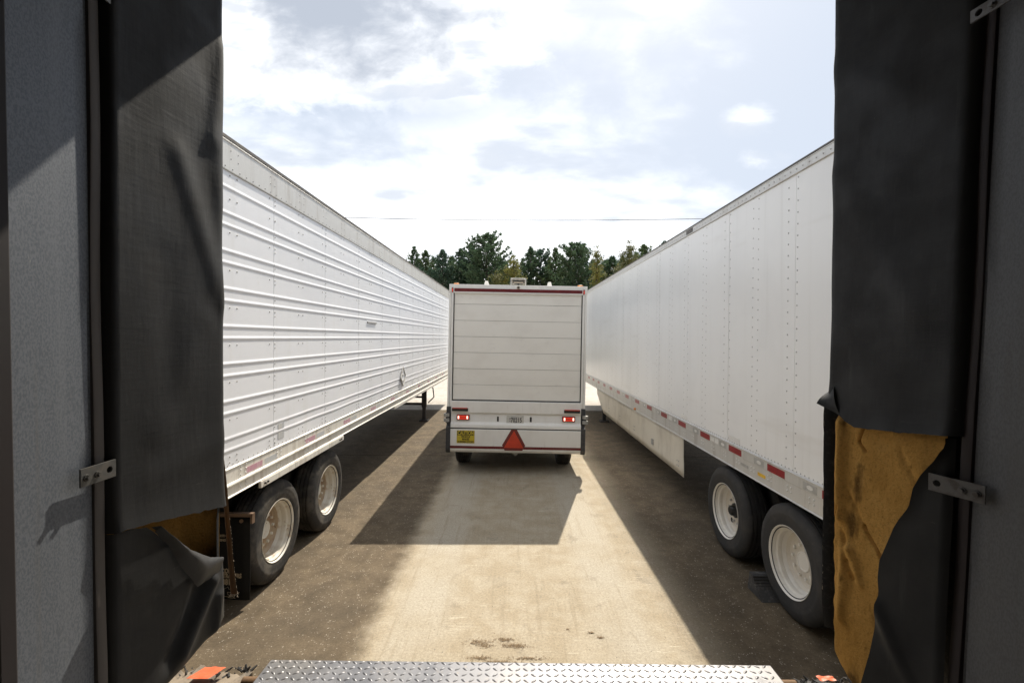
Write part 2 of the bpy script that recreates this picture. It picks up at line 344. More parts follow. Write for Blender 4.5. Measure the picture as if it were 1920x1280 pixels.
M['tread'] = mat('worn_tread_plate', (0.17, 0.17, 0.18), 0.46, 0.6, [
    (3, I3, (0.19, 0.18, 0.17), 0.45, 0.68, 0.8), (40, I3, (0.24, 0.21, 0.18), 0.58, 0.72, 0.5)],
    [(80, 0.12, 0.002, I3)], 0.5, 0, None, (8, 0.30, 0.52))
M['rubber'] = mat('chewed_rubber', (0.05, 0.048, 0.046), 0.85, 0, [(14, I3, (0.12, 0.11, 0.10), 0.48, 0.68, 0.8)], [(40, 0.6, 0.01, I3)])
M['rubber_tan'] = mat('dusty_rubber_top', (0.26, 0.21, 0.155), 0.9, 0, [(18, I3, (0.12, 0.10, 0.08), 0.48, 0.66, 0.9)], [(50, 0.5, 0.006, I3)])
M['orange'] = mat('orange_tape', (0.62, 0.11, 0.025), 0.5, 0, [(40, I3, (0.6, 0.12, 0.03), 0.55, 0.7, 0.6)])
M['wall'] = mat('painted_block_wall', (0.42, 0.40, 0.37), 0.8, 0, [(1.2, I3, (0.33, 0.31, 0.28), 0.45, 0.7, 0.7)], [(20, 0.2, 0.01, I3)])
M['inside'] = mat('dark_interior', (0.10, 0.095, 0.09), 0.85, 0, [(1.0, I3, (0.07, 0.065, 0.06), 0.45, 0.7, 0.7)])
M['floor_in'] = mat('warehouse_concrete', (0.20, 0.19, 0.175), 0.7, 0, [(2, I3, (0.13, 0.12, 0.11), 0.45, 0.7, 0.8)])
M['canopy'] = mat('canopy_sheet', (0.34, 0.34, 0.33), 0.6, 0.2, [(2, I3, (0.25, 0.24, 0.23), 0.45, 0.7, 0.7)])
M['bark'] = mat('pine_bark', (0.085, 0.06, 0.045), 0.9, 0, [(3, (1, 1, 0.2), (0.045, 0.033, 0.026), 0.45, 0.65, 0.9)], [(6, 0.6, 0.05, (1, 1, 0.3))])
def leafmat(name, a, b, c, k):
    return mat(name, a, 0.6, 0, [(0.55, I3, b, 0.40, 0.62, 0.9), (2.4, I3, c, 0.52, 0.70, 0.8)], (), 0.3, 0, None, None,
               (tuple(x * 1.35 for x in b), k))
M['needle'] = leafmat('pine_needles', (0.088, 0.133, 0.061), (0.061, 0.102, 0.058), (0.145, 0.178, 0.075), 0.32)
M['needle2'] = leafmat('pine_needles_olive', (0.109, 0.143, 0.058), (0.076, 0.112, 0.051), (0.187, 0.196, 0.071), 0.32)
M['needle3'] = leafmat('pine_needles_blue', (0.071, 0.119, 0.071), (0.051, 0.088, 0.061), (0.119, 0.156, 0.085), 0.30)
M['leaf_yellow'] = leafmat('autumn_yellow_leaves', (0.257, 0.223, 0.047), (0.142, 0.155, 0.045), (0.405, 0.257, 0.054), 0.42)
M['leaf_olive'] = leafmat('olive_leaves', (0.182, 0.169, 0.057), (0.115, 0.124, 0.043), (0.311, 0.243, 0.081), 0.42)
M['leaf_dark'] = leafmat('understory_leaves', (0.093, 0.119, 0.051), (0.068, 0.093, 0.044), (0.238, 0.170, 0.054), 0.30)
M['pebble'] = mat('pale_pebbles', (0.50, 0.47, 0.42), 0.8, 0, [(9, I3, (0.16, 0.14, 0.12), 0.42, 0.58, 0.9)])
M['straw'] = mat('dry_pine_straw', (0.22, 0.15, 0.08), 0.9, 0, [(40, I3, (0.11, 0.07, 0.04), 0.45, 0.6, 0.8)])
M['wire'] = mat('overhead_wire', (0.06, 0.06, 0.065), 0.6)

def ground_mat(name, apron=True):
    m = bpy.data.materials.new(name); m.use_nodes = True
    t = NT(m.node_tree); b = t.n['Principled BSDF']
    tc = t.node('ShaderNodeTexCoord').outputs['Object']
    sep = t.node('ShaderNodeSeparateXYZ'); t.put(sep.inputs[0], tc); x, y, z = sep.outputs
    nl = t.noise(tc, 0.9, 4); nm = t.noise(tc, 4.0, 6, 0.65); nf = t.noise(tc, 46, 6, 0.75); ng = t.noise(tc, 150, 3, 0.6)
    if apron:
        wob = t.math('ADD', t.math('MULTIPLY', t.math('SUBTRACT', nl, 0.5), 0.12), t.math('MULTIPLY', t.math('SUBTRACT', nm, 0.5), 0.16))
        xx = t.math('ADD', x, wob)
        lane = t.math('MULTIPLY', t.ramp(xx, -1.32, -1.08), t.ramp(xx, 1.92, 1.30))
        pale = t.mix(t.ramp(nm, 0.35, 0.68), (0.355, 0.293, 0.205), (0.415, 0.357, 0.268))
        # worn wheel tracks, polished paler; a browner middle
        tr = t.math('ADD', t.ramp(t.math('ABSOLUTE', t.math('ADD', x, 0.80)), 0.36, 0.10), t.ramp(t.math('ABSOLUTE', t.math('SUBTRACT', x, 0.95)), 0.36, 0.10))
        pale = t.mix(t.math('MULTIPLY', tr, t.ramp(nl, 0.3, 0.6, 0.25, 0.8)), pale, (0.43, 0.385, 0.31))
        stain = t.ramp(t.noise(t.mapping(tc, (1, 1, 1), (4.2, 1.7, 0)), 2.6, 8, 0.74, 0.6), 0.56, 0.68, 0, 0.5)
        pale = t.mix(stain, pale, (0.22, 0.183, 0.134))
        scr = t.noise(t.mapping(tc, (1.0, 16.0, 1), (0, 0, 0), (0, 0, R(9))), 2.2, 5, 0.7, 1.6)
        pale = t.mix(t.math('MULTIPLY', t.ramp(scr, 0.60, 0.66), t.ramp(nl, 0.4, 0.6, 0.1, 0.75)), pale, (0.60, 0.54, 0.43))
        lng = t.noise(t.mapping(tc, (9.0, 0.5, 1), (5, 2, 0), (0, 0, R(-2))), 1.6, 6, 0.7, 0.3)
        pale = t.mix(t.ramp(lng, 0.52, 0.68, 0, 0.45), pale, (0.285, 0.23, 0.157))
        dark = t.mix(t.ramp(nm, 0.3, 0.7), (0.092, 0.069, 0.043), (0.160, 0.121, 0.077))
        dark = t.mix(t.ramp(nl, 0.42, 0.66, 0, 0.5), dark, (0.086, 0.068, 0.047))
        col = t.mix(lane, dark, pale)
        vo = t.node('ShaderNodeTexVoronoi'); vo.inputs['Scale'].default_value = 46; t.put(vo.inputs['Vector'], tc)
        sp = t.math('MULTIPLY', t.ramp(vo.outputs['Distance'], 0.27, 0.17), t.ramp(t.noise(tc, 16, 3), 0.48, 0.60))
        sp = t.math('MULTIPLY', sp, t.math('SUBTRACT', 1.0, t.math('MULTIPLY', lane, 0.93)))
        col = t.mix(t.math('MULTIPLY', sp, 0.7), col, (0.48, 0.43, 0.36))
        v2 = t.node('ShaderNodeTexVoronoi'); v2.inputs['Scale'].default_value = 17; t.put(v2.inputs['Vector'], t.mapping(tc, I3, (3.7, 8.1, 0)))
        pit = t.math('MULTIPLY', t.ramp(v2.outputs['Distance'], 0.10, 0.05), t.ramp(t.noise(tc, 5, 3), 0.46, 0.56))
        col = t.mix(t.math('MULTIPLY', pit, 0.85), col, (0.07, 0.055, 0.04))
    else:
        col = t.mix(t.ramp(nm, 0.35, 0.65), (0.40, 0.36, 0.31), (0.50, 0.46, 0.41))
        col = t.mix(t.ramp(nl, 0.5, 0.7, 0, 0.5), col, (0.33, 0.29, 0.24))
        far = t.ramp(y, 45.0, 50.0)
        col = t.mix(far, col, t.mix(nm, (0.07, 0.085, 0.03), (0.12, 0.11, 0.05)))
    col = t.mix(0.55, col, t.mix(t.ramp(nf, 0.3, 0.7), (0.55, 0.55, 0.55), (1.2, 1.2, 1.2)), 'MULTIPLY')
    col = t.mix(0.35, col, t.mix(t.ramp(ng, 0.3, 0.7), (0.55, 0.55, 0.55), (1.35, 1.35, 1.35)), 'MULTIPLY')
    t.put(b.inputs['Base Color'], col)
    b.inputs['Roughness'].default_value = 0.85; b.inputs['Specular IOR Level'].default_value = 0.25
    bn = t.node('ShaderNodeBump'); bn.inputs['Strength'].default_value = 0.5; bn.inputs['Distance'].default_value = 0.004
    t.put(bn.inputs['Height'], t.math('ADD', nf, t.math('MULTIPLY', ng, 0.6))); t.put(b.inputs['Normal'], bn.outputs[0])
    return m
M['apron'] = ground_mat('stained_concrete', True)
M['yard'] = ground_mat('pale_gravel_yard', False)

# ------------------------------------------------------------------ setting: ground
g = MB().grid([[(x, y, -0.02) for x in (-400, -60, 0, 60, 400)] for y in (-60, 0, 60, 400)]).build('ground', M['yard'])
g['kind'] = 'structure'
ap = bpy.data.objects.new('concrete_apron', None); COL.objects.link(ap); ap['kind'] = 'structure'
JY = [1.20, 9.62, 15.7]
for i in range(2):
    for j, (xa, xb) in enumerate(((-18, -5.6), (-5.594, 5.594), (5.6, 18))):
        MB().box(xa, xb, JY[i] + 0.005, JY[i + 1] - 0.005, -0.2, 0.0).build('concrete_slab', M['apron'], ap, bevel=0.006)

# ------------------------------------------------------------------ setting: the warehouse round the camera
wh = thing('warehouse', 'dark loading dock interior and block wall framing the open bay', 'warehouse', (0, 0, 0))
FZ = 1.25
MB().box(-14, -1.32, 1.02, 1.20, 0, 6.2).box(1.32, 14, 1.02, 1.20, 0, 6.2).box(-1.32, 1.32, 1.02, 1.20, 3.9, 6.2).build('wall', M['wall'], wh)
MB().box(-1.32, 1.32, 0.95, 1.19, 0, FZ - 0.15).build('dock_face', M['wall'], wh)
MB().box(-5, -4.8, -7, 1.02, FZ, 5.2).box(4.8, 5, -7, 1.02, FZ, 5.2).box(-5, 5, -7.2, -7, FZ, 5.2).build('inner_wall', M['inside'], wh)
MB().box(-5, 5, -7.2, 1.02, 5.2, 5.35).build('ceiling', M['inside'], wh)
MB().box(-14, 14, 1.20, 2.30, 4.36, 4.48).build('canopy', M['canopy'], wh)
fl = MB().box(-5, 5, -7.2, 0.90, FZ - 0.2, FZ).build('floor', M['floor_in']); fl['kind'] = 'structure'

def pt(px, py, Y):        # a point at depth Y seen at photo pixel (px, py)
    return ((px - 960) / F * Y, Y, CAMZ - (py - 633) / F * Y)

# steel jambs of the bay
def jamb(side, label):
    s = side
    j = thing('dock_door_jamb', label, 'door jamb', (0, 0, 0))
    lean = (0.012, 0.041)[s > 0]      # metres of lean per metre of height
    x0 = 1.150 if s < 0 else 1.278
    def X(z, o=0.0): return s * (x0 + lean * (z - CAMZ) + o)
    zs = [FZ + i * (4.0 - FZ) / 24 for i in range(25)]
    rows = [[(X(z, 0.004 * noise.noise((y * 4, z * 0.9, s * 3))), y, z) for y in (0.94, 1.0, 1.05, 1.10, 1.15, 1.20, 1.232)] +
            [(X(z, -0.003), 1.2355, z), (X(z, 0.03), 1.237, z)] for z in zs]
    MB().grid(rows).build('steel_panel', M['galv'] if s < 0 else M['galv_dark'], j, smooth=40)
    # angle iron between panel and pad
    wz = lambda z: 0.002 * math.sin(z * 3.1) + 0.002 * math.sin(z * 7.7)
    rows = [[(X(z, 0.035), 1.2415, z), (X(z, -0.004 + wz(z)), 1.243, z), (X(z, -0.006 + wz(z)), 1.247, z), (X(z, -0.005 + wz(z)), 1.272, z), (X(z, 0.05), 1.274, z)] for z in zs]
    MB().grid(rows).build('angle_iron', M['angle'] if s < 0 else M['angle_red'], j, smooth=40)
    # door track at the inner edge
    xt = 1.064 if s < 0 else 1.20
    def XT(z): return s * (xt + lean * 1.4 * (z - CAMZ))
    rows = [[(XT(z) + s * 0.25, 0.93, z), (XT(z) + s * 0.006, 0.93, z), (XT(z), 0.936, z), (XT(z), 0.965, z), (XT(z) + s * 0.006, 0.972, z), (XT(z) + s * 0.09, 0.972, z)] for z in zs]
    MB().grid(rows).build('door_track', M['track'], j, smooth=40)
    return j
jamb(-1, 'sunlit galvanised steel door jamb beside the left black pad')
jamb(1, 'shaded dark steel door jamb beside the right torn pad')

def bracket(label, s, m, o, yaw, L=0.105, H=0.048):
    """flat bar with two bolts and an empty hole, screwed to the jamb, reaching over the pad"""
    b = thing('flat_bar_bracket', label, 'bracket', o, (0, 0, R(yaw)), 'brackets on the jambs')
    n = 20; pl = [(0, 0), (L, 0), (L, H), (0, H)]
    cx, cy, r = L - 0.020, H / 2, 0.009
    # bar with a real hole: outline ring to hole ring
    ring = []
    angs = sorted([2 * math.pi * k / 20 for k in range(20)] + [math.atan2(yy - cy, xx - cx) % (2 * math.pi) for xx, yy in pl])
    n = len(angs)
    for a in angs:
        dx, dy = math.cos(a), math.sin(a)
        ts = []
        if dx > 1e-6: ts.append((L - cx) / dx)
        if dx < -1e-6: ts.append((0 - cx) / dx)
        if dy > 1e-6: ts.append((H - cy) / dy)
        if dy < -1e-6: ts.append((0 - cy) / dy)
        q = min(ts); ring.append(((cx + dx * q, cy + dy * q), (cx + dx * r, cy + dy * r)))
    mb = MB(); th = 0.005
    V = []
    for side in (0, th):
        for (ax, ay), (bx, by) in ring: V += [(-s * side, ax, ay - H / 2), (-s * side, bx, by - H / 2)]
    Fc = []
    for k in range(n):
        k2 = (k + 1) % n; a, b_, c, d = 2 * k, 2 * k + 1, 2 * k2, 2 * k2 + 1; O = 2 * n
        Fc += [(a, c, d, b_), (O + a, O + b_, O + d, O + c), (a, O + a, O + c, c), (b_, d, O + d, O + b_)]
    mb.add(V, Fc)
    mb.build('bar', m, b)
    for yy in (0.016, 0.048):
        MB().cyl((-s * th, yy, -0.002), (-s * (th + 0.003), yy, -0.002), 0.0095, n=16).build('washer', m, b, smooth=40)
        MB().cyl((-s * (th + 0.002), yy, -0.002), (-s * (th + 0.0095), yy, -0.002), 0.0066, n=6).build('bolt', m, b)
    return b
bracket('bright zinc flat bar bracket on the sunlit left jamb', -1, M['bracket'], (-1.128, 1.185, 2.125), 0, 0.105)
bracket('zinc bracket cut off by the top edge on the left jamb', -1, M['bracket'], (-1.140, 1.185, 3.455), 0, 0.105)
bracket('dull flat bar bracket over the torn yellow foam pad', 1, M['bracket_dull'], (1.246, 1.19, 2.095), 19, 0.125)
bracket('dull bracket at the top of the right jamb', 1, M['bracket_dull'], (1.278, 1.165, 3.39), 8, 0.10, 0.034)

# ------------------------------------------------------------------ dock seal pads
def ridge(y, z, a, b, w):
    ay, az = a; by, bz = b; L2 = (by - ay) ** 2 + (bz - az) ** 2
    t = max(0, min(1, ((y - ay) * (by - ay) + (z - az) * (bz - az)) / L2))
    d2 = (y - ay - t * (by - ay)) ** 2 + (z - az - t * (bz - az)) ** 2
    return math.exp(-d2 / (w * w))
def lerp_list(tab, v):
    if v <= tab[0][0]: return tab[0][1]
    for (a, fa), (b, fb) in zip(tab, tab[1:]):
        if v <= b: return fa + (fb - fa) * (v - a) / (b - a)
    return tab[-1][1]

def left_pad():
    t = thing('dock_seal_pad', 'black vinyl dock seal pad in sunlight, torn open near its foot', 'dock seal')
    YB, YF = 1.284, 1.70
    def disp(y, z):
        d = 0.008 * noise.noise((y * 2.5, z * 0.8, 1.2)) + 0.002 * noise.noise((y * 7, z * 3, 4.2))
        d += 0.016 * ridge(y, z, (1.70, 3.55), (1.64, 3.20), 0.035) + 0.006 * ridge(y, z, (1.66, 3.2), (1.69, 2.98), 0.04)
        d += 0.014 * ridge(y, z, (1.50, 3.10), (1.685, 2.62), 0.04) - 0.005 * ridge(y, z, (1.60, 3.1), (1.69, 2.80), 0.05)
        d += 0.010 * ridge(y, z, (1.42, 2.2), (1.60, 2.55), 0.05) + 0.008 * ridge(y, z, (1.40, 2.06), (1.69, 2.12), 0.05)
        d -= 0.008 * ridge(y, z, (1.45, 2.75), (1.47, 2.30), 0.05)
        d += 0.003 * noise.noise((y * 22, z * 6, 7.7)) * max(0, (y - 1.5) / 0.2)
        return 0.42 * d * min(1.0, max(0.15, (y - 1.27) / 0.12))
    def X(y, z):
        back = 0.005 * max(0.0, (YB + 0.012 - y) / 0.012) ** 2
        fr = 0.020 * max(0.0, (y - (YF - 0.02)) / 0.02) ** 2 if y > YF - 0.02 else 0.0
        return -1.066 - 0.004 * (z - CAMZ) - 0.150 * (YF - y) - back - fr + disp(y, z)
    ys = [YB + (YF - YB) * (i / 34) for i in range(35)]
    def wrap(row, z):          # carry the sheet round the front edge
        y = YF
        row = [(row[0][0] - 0.10, row[0][1] - 0.004, row[0][2])] + row
        return row + [(X(y, z) - 0.03, y + 0.010, z), (X(y, z) - 0.12, y + 0.014, z), (-1.50, y + 0.014, z)]
    # upper sheet ends at the tear
    tear_hi = lambda y: lerp_list([(1.268, 1.938), (1.33, 1.935), (1.40, 1.925), (1.50, 1.905), (1.60, 1.885), (1.66, 1.875), (1.70, 1.866)], y) + 0.006 * noise.noise((y * 40, 0, 3))
    rows = []
    for i in range(90):
        k = i / 89; row = []
        for y in ys:
            z0 = tear_hi(y); z = z0 + (4.05 - z0) * k
            row.append((X(y, z) + 0.010 * (1 - k) ** 30, y, z))
        rows.append(wrap(row, tear_hi(YF) + (4.05 - tear_hi(YF)) * k))
    up = MB().grid(rows).build('vinyl_cover', M['vinyl'], t, smooth=60)
    # lower sheet, sagging open below the tear
    tear_lo = lambda y: lerp_list([(1.268, 1.936), (1.325, 1.933), (1.385, 1.915), (1.45, 1.84), (1.55, 1.755), (1.63, 1.70), (1.70, 1.672)], y) + 0.004 * noise.noise((y * 40, 2, 3))
    bot = lambda y: lerp_list([(1.268, 1.30), (1.50, 1.355), (1.62, 1.40), (1.70, 1.435)], y)
    rows = []
    for i in range(44):
        k = i / 43; row = []
        for y in ys:
            z0 = bot(y); z1 = tear_lo(y); z = z0 + (z1 - z0) * k
            open_ = max(0.0, (y - 1.40) / 0.30) * k ** 3
            fold = 0.020 * ridge(y, z, (1.63, 1.62), (1.50, 1.44), 0.025) - 0.016 * ridge(y, z, (1.58, 1.62), (1.47, 1.45), 0.03) + 0.014 * ridge(y, z, (1.66, 1.55), (1.64, 1.42), 0.018)
            tuck = -0.05 * max(0.0, (0.12 - k) / 0.12) ** 2
            row.append((X(y, z) + 0.002 * open_ + fold + tuck, y - 0.012 * open_, z))
        rows.append(wrap(row, bot(YF) + (tear_lo(YF) - bot(YF)) * k))
    MB().grid(rows).build('vinyl_cover', M['vinyl'], t, smooth=60)
    # flap of vinyl folded down over the lower sheet
    A = [(1.385, 1.915), (1.45, 1.848), (1.53, 1.778), (1.61, 1.715), (1.675, 1.685)]
    B = [(1.392, 1.90), (1.440, 1.835), (1.485, 1.745), (1.555, 1.640), (1.655, 1.640)]
    rows = []
    for i in range(18):
        k = i / 17; row = []
        for q in range(25):
            f = q / 24 * 4; a = min(int(f), 3); fr = f - a
            ya = A[a][0] + (A[a + 1][0] - A[a][0]) * fr; za = A[a][1] + (A[a + 1][1] - A[a][1]) * fr
            yb = B[a][0] + (B[a + 1][0] - B[a][0]) * fr; zb = B[a][1] + (B[a + 1][1] - B[a][1]) * fr
            y = ya + (yb - ya) * k; z = za + (zb - za) * k
            bulge = (0.032 * math.sin(math.pi * (0.04 + 0.90 * k)) + 0.002) * (1 - 0.8 * (q / 24) ** 3) + 0.004 * noise.noise((y * 25, z * 25, 1)) + 0.005
            zz = z + 0.010 * math.sin(math.pi * k) + (0.004 * noise.noise((y * 60, 5, 1)) if i > 15 else 0)
            row.append((X(y, z) + bulge, y, zz))
        rows.append(row)
    fl = MB().grid(rows).build('torn_flap', M['vinyl_grey'], t, smooth=60); fl['label'] = 'grey torn vinyl flap folded down in the sun'
    # foam core
    rows = []
    for i in range(16):
        z = 1.50 + (2.02 - 1.50) * i / 15
        rows.append([(X(y, z) - 0.10 + 0.085 * max(0.0, (y - 1.62) / 0.075) ** 1.5 + 0.006 * noise.noise((y * 9, z * 9, 2)), y, z) for y in [1.345 + 0.350 * j / 14 for j in range(15)]] + [(-1.30, 1.697, z), (-1.48, 1.697, z)])
    MB().grid(rows).build('foam_core', M['foam'], t, smooth=60)
    MB().grid([[(X(y, z) - 0.018 * (1 - abs(2 * i / 12 - 1) ** 4), y, z) for y in (1.672, 1.684, 1.694)] + [(-1.12, 1.704, z), (-1.3, 1.706, z)] for i in range(13) for z in [1.60 + 0.32 * i / 12]]).build('front_edge_strip', M['vinyl_back'], t, smooth=60)
    MB().box(-1.52, -1.47, 1.21, 1.70, 1.36, 4.05).box(-1.47, -1.20, 1.325, 1.345, 1.36, 4.05).build('backing_board', M['vinyl_back'], t)
    return t
left_pad()

def right_pad():
    t = thing('dock_seal_pad', 'black vinyl dock seal pad ripped open showing yellow foam', 'dock seal')
    YB, YF = 1.268, 1.70
    lean = lambda z: 0.040 * (z - CAMZ)
    def disp(y, z):
        d = 0.008 * noise.noise((y * 2.5, z * 0.8, 11.2)) + 0.003 * noise.noise((y * 7, z * 3, 14.2))
        d += 0.010 * ridge(y, z, (1.40, 2.6), (1.66, 3.1), 0.05) + 0.008 * ridge(y, z, (1.45, 3.3), (1.69, 3.5), 0.05)
        d += 0.003 * noise.noise((y * 20, z * 9, 17.7)) * max(0, (y - 1.55) / 0.15)
        return d
    disp0 = disp
    disp = lambda y, z: 0.7 * disp0(y, z)
    def X(y, z):
        k = (YF - y) / (YF - YB)
        back = 0.015 * max(0.0, (YB + 0.02 - y) / 0.02) ** 2
        fr = 0.03 * max(0.0, (y - (YF - 0.03)) / 0.03) ** 2 if y > YF - 0.03 else 0.0
        return 1.170 + 0.079 * k + lean(z) * (0.05 + 0.95 * k) + back + fr - disp(y, z)
    ys = [YB + (YF - YB) * (i / 34) for i in range(35)]
    cut = lambda y: lerp_list([(1.268, 2.232), (1.40, 2.215), (1.50, 2.205), (1.56, 2.20), (1.60, 2.215), (1.66, 2.255), (1.70, 2.275)], y) + 0.004 * noise.noise((y * 40, 0, 13))
    rows = []
    for i in range(80):
        k = i / 79; row = []
        for y in ys:
            z0 = cut(y); z = z0 + (4.05 - z0) * k
            row.append((X(y, z) - 0.012 * (1 - k) ** 40, y, z))
        z = cut(YF) + (4.05 - cut(YF)) * k
        row = [(row[0][0] + 0.10, row[0][1] - 0.003, row[0][2])] + row
        row += [(X(YF, z) + 0.03, YF + 0.010, z), (X(YF, z) + 0.12, YF + 0.014, z), (1.55, YF + 0.014, z)]
        rows.append(row)
    MB().grid(rows).build('vinyl_cover', M['vinyl'], t, smooth=60)
    # loose corner of the cover flicked towards the opening
    pc = [(X(1.695, 2.30), 1.700, 2.31), (X(1.66, 2.33) - 0.004, 1.655, 2.33), (X(1.62, 2.235) - 0.010, 1.62, 2.232), (X(1.68, 2.26) - 0.035, 1.70, 2.262)]
    a, b, c, d = [Vector(q) for q in pc]; rows = []
    for i in range(8):
        u = i / 7; rows.append([tuple((a.lerp(b, v / 7)).lerp(d.lerp(c, v / 7), u) + Vector((-0.008 * math.sin(math.pi * u), 0, 0))) for v in range(8)])
    MB().grid(rows).build('loose_corner', M['vinyl'], t, smooth=60)
    # bare foam
    rows = []
    for i in range(260):
        z = 1.285 + (2.36 - 1.285) * i / 259; row = []
        edge = 1.688 + 0.008 * noise.noise((z * 6, 3, 1)) + 0.006 * noise.noise((z * 25, 5, 1))
        if z < 1.36: edge -= 0.10 * ((1.36 - z) / 0.075) ** 1.5
        for j in range(130):
            y = 1.31 + (edge - 1.31) * j / 129
            d = 0.010 * noise.noise((y * 5, z * 3, 21)) + 0.003 * noise.noise((y * 13, z * 6, 22)) + 0.0012 * noise.noise((y * 60, z * 40, 23))
            wy = y + 0.010 * noise.noise((y * 9, z * 9, 41)); wz_ = z + 0.010 * noise.noise((y * 9, z * 9, 47))
            cr = [((1.605, 1.94), (1.555, 1.865), 0.006, .010), ((1.555, 1.865), (1.47, 1.735), 0.012, .006), ((1.56, 2.205), (1.578, 2.15), 0.012, .004), ((1.578, 2.15), (1.552, 2.12), 0.012, .004),
                  ((1.44, 2.15), (1.36, 2.03), 0.004, .012), ((1.645, 1.90), (1.655, 1.85), 0.014, .005), ((1.632, 1.80), (1.61, 1.72), 0.010, .010), ((1.61, 1.72), (1.585, 1.665), 0.008, .007)]
            for A_, B_, dp, w_ in cr: d -= dp * ridge(wy, wz_, A_, B_, w_)
            d += 0.004 * noise.noise((y * 30 + z * 18, z * 7 - y * 9, 51)) * max(0.0, noise.noise((y * 4, z * 3, 55)) + 0.2)
            d += 0.010 * ridge(y, z, (1.60, 1.76), (1.565, 1.66), 0.014)
            d += 0.022 * ridge(y, z, (1.645, 2.2), (1.64, 1.86), 0.022) + 0.016 * ridge(y, z, (1.62, 1.75), (1.63, 1.5), 0.02)
            d -= 0.03 * max(0, (y - edge + 0.03) / 0.03) ** 2
            row.append((X(min(y, 1.665), z) + 0.020 - d + 0.02 * max(0, (z - 2.2) / 0.1), y, z))
        row.append((1.32, edge + 0.006, z)); row.append((1.52, edge + 0.006, z))
        rows.append(row)
    MB().grid(rows).build('foam_core', M['foam'], t, smooth=60)
    # strip of cover still hanging on the front edge, with frayed rim
    rows = []; rim = []
    for i in range(60):
        z = 1.42 + (2.262 - 1.42) * i / 59
        w = 0.010 * noise.noise((z * 7, 31, 1)) + 0.004 * noise.noise((z * 30, 32, 1)) - (0.05 * max(0, (1.55 - z) / 0.2))
        xe = X(1.66, z) + 0.004 + w * 0.5 + 0.03 * max(0, (1.6 - z) / 0.18) ** 2
        rows.append([(xe + 0.036, 1.678 + 0.002 * math.sin(z * 30), z), (xe + 0.016, 1.692, z), (xe + 0.004, 1.704, z), (xe, 1.715, z), (xe + 0.01, 1.724, z), (xe + 0.12, 1.726, z), (1.54, 1.726, z)])
        rim.append((xe + 0.002 + 0.002 * noise.noise((z * 90, 1, 1)), 1.713, z))
    MB().grid(rows).build('front_strip', M['vinyl_back'], t, smooth=60)
    MB().tube(rim, 0.0011, 5).build('frayed_edge', M['foam_edge'], t)
    # lower cover peeled back towards the jamb
    edge = [(1.28, 1.530), (1.345, 1.522), (1.50, 1.492), (1.641, 1.475), (1.74, 1.480), (1.798, 1.472), (1.92, 1.418), (2.0, 1.372), (2.06, 1.362), (2.106, 1.342), (2.16, 1.305), (2.22, 1.278)]
    rows = []
    for i in range(70):
        z = 1.28 + (2.225 - 1.28) * i / 69; e = lerp_list(edge, z) - 0.012 - 0.028 * min(1.0, max(0.0, (1.95 - z) / 0.25)); row = []
        for j in range(26):
            k = j / 25; y = 1.270 + (max(e, 1.274) - 1.270) * k
            lift = 0.006 + 0.030 * k ** 2 + 0.012 * math.sin(k * 3.0 + z * 4) * k + 0.014 * ridge(y, z, (1.44, 1.66), (1.33, 1.45), 0.02) * k
            row.append((X(y, z) - lift, y, z))
        row.append((row[-1][0] + 0.012, row[-1][1] + 0.004, z))
        rows.append(row)
    MB().grid(rows).build('peeled_cover', M['vinyl'], t, smooth=60)
    MB().box(1.55, 1.58, 1.21, 1.69, 1.30, 4.05).box(1.33, 1.55, 1.325, 1.345, 1.30, 4.05).build('backing_board', M['vinyl_back'], t)
    return t
right_pad()
# torn strip hanging by the left pad
path = [(415, 815), (414, 850), (417, 880), (422, 925), (426, 975), (430, 1020), (433, 1060), (437, 1100), (439, 1117)]
P3 = [Vector(pt(x, y, 1.745)) for x, y in path]; rows = []
for i, p in enumerate(P3):
    w = (0.004, 0.008, 0.011, 0.010, 0.010, 0.0105, 0.011, 0.012, 0.014)[i]
    rows.append([tuple(p + Vector((-w, 0.002, 0))), tuple(p + Vector((-w * 0.4, -0.005, 0))), tuple(p + Vector((w * 0.5, -0.005, 0))), tuple(p + Vector((w, 0.001, 0))), tuple(p + Vector((w * 0.6, 0.004, 0))), tuple(p + Vector((-w, 0.002, 0)))])
st = thing('hanging_strip', 'narrow brown torn strip hanging in front of the left mud flap', 'torn strip', tuple(P3[-1]))
for r_ in range(len(rows)): rows[r_] = [tuple(Vector(q) - P3[-1]) for q in rows[r_]]
MB().grid(rows).build('strip', M['strap'], st, smooth=50)
e = [Vector(q) for q in rows[-1]]
mb = MB(); 
for k in range(26):
    q = e[0].lerp(e[3], random.random()) + Vector((0, -0.003, random.uniform(-0.004, 0.006)))
    mb.tube([q, q + Vector((random.uniform(-.008, .008), random.uniform(-.004, .002), random.uniform(-.012, .004)))], 0.0008, 4)
for i in range(4, 8):
    for k in range(6):
        q = Vector(rows[i][3]).lerp(Vector(rows[i + 1][3]), random.random())
        mb.tube([q, q + Vector((random.uniform(.001, .004), -0.002, random.uniform(-.006, .004)))], 0.0007, 4)
mb.build('frayed_fibre', M['foam_edge'], st, kind='stuff')

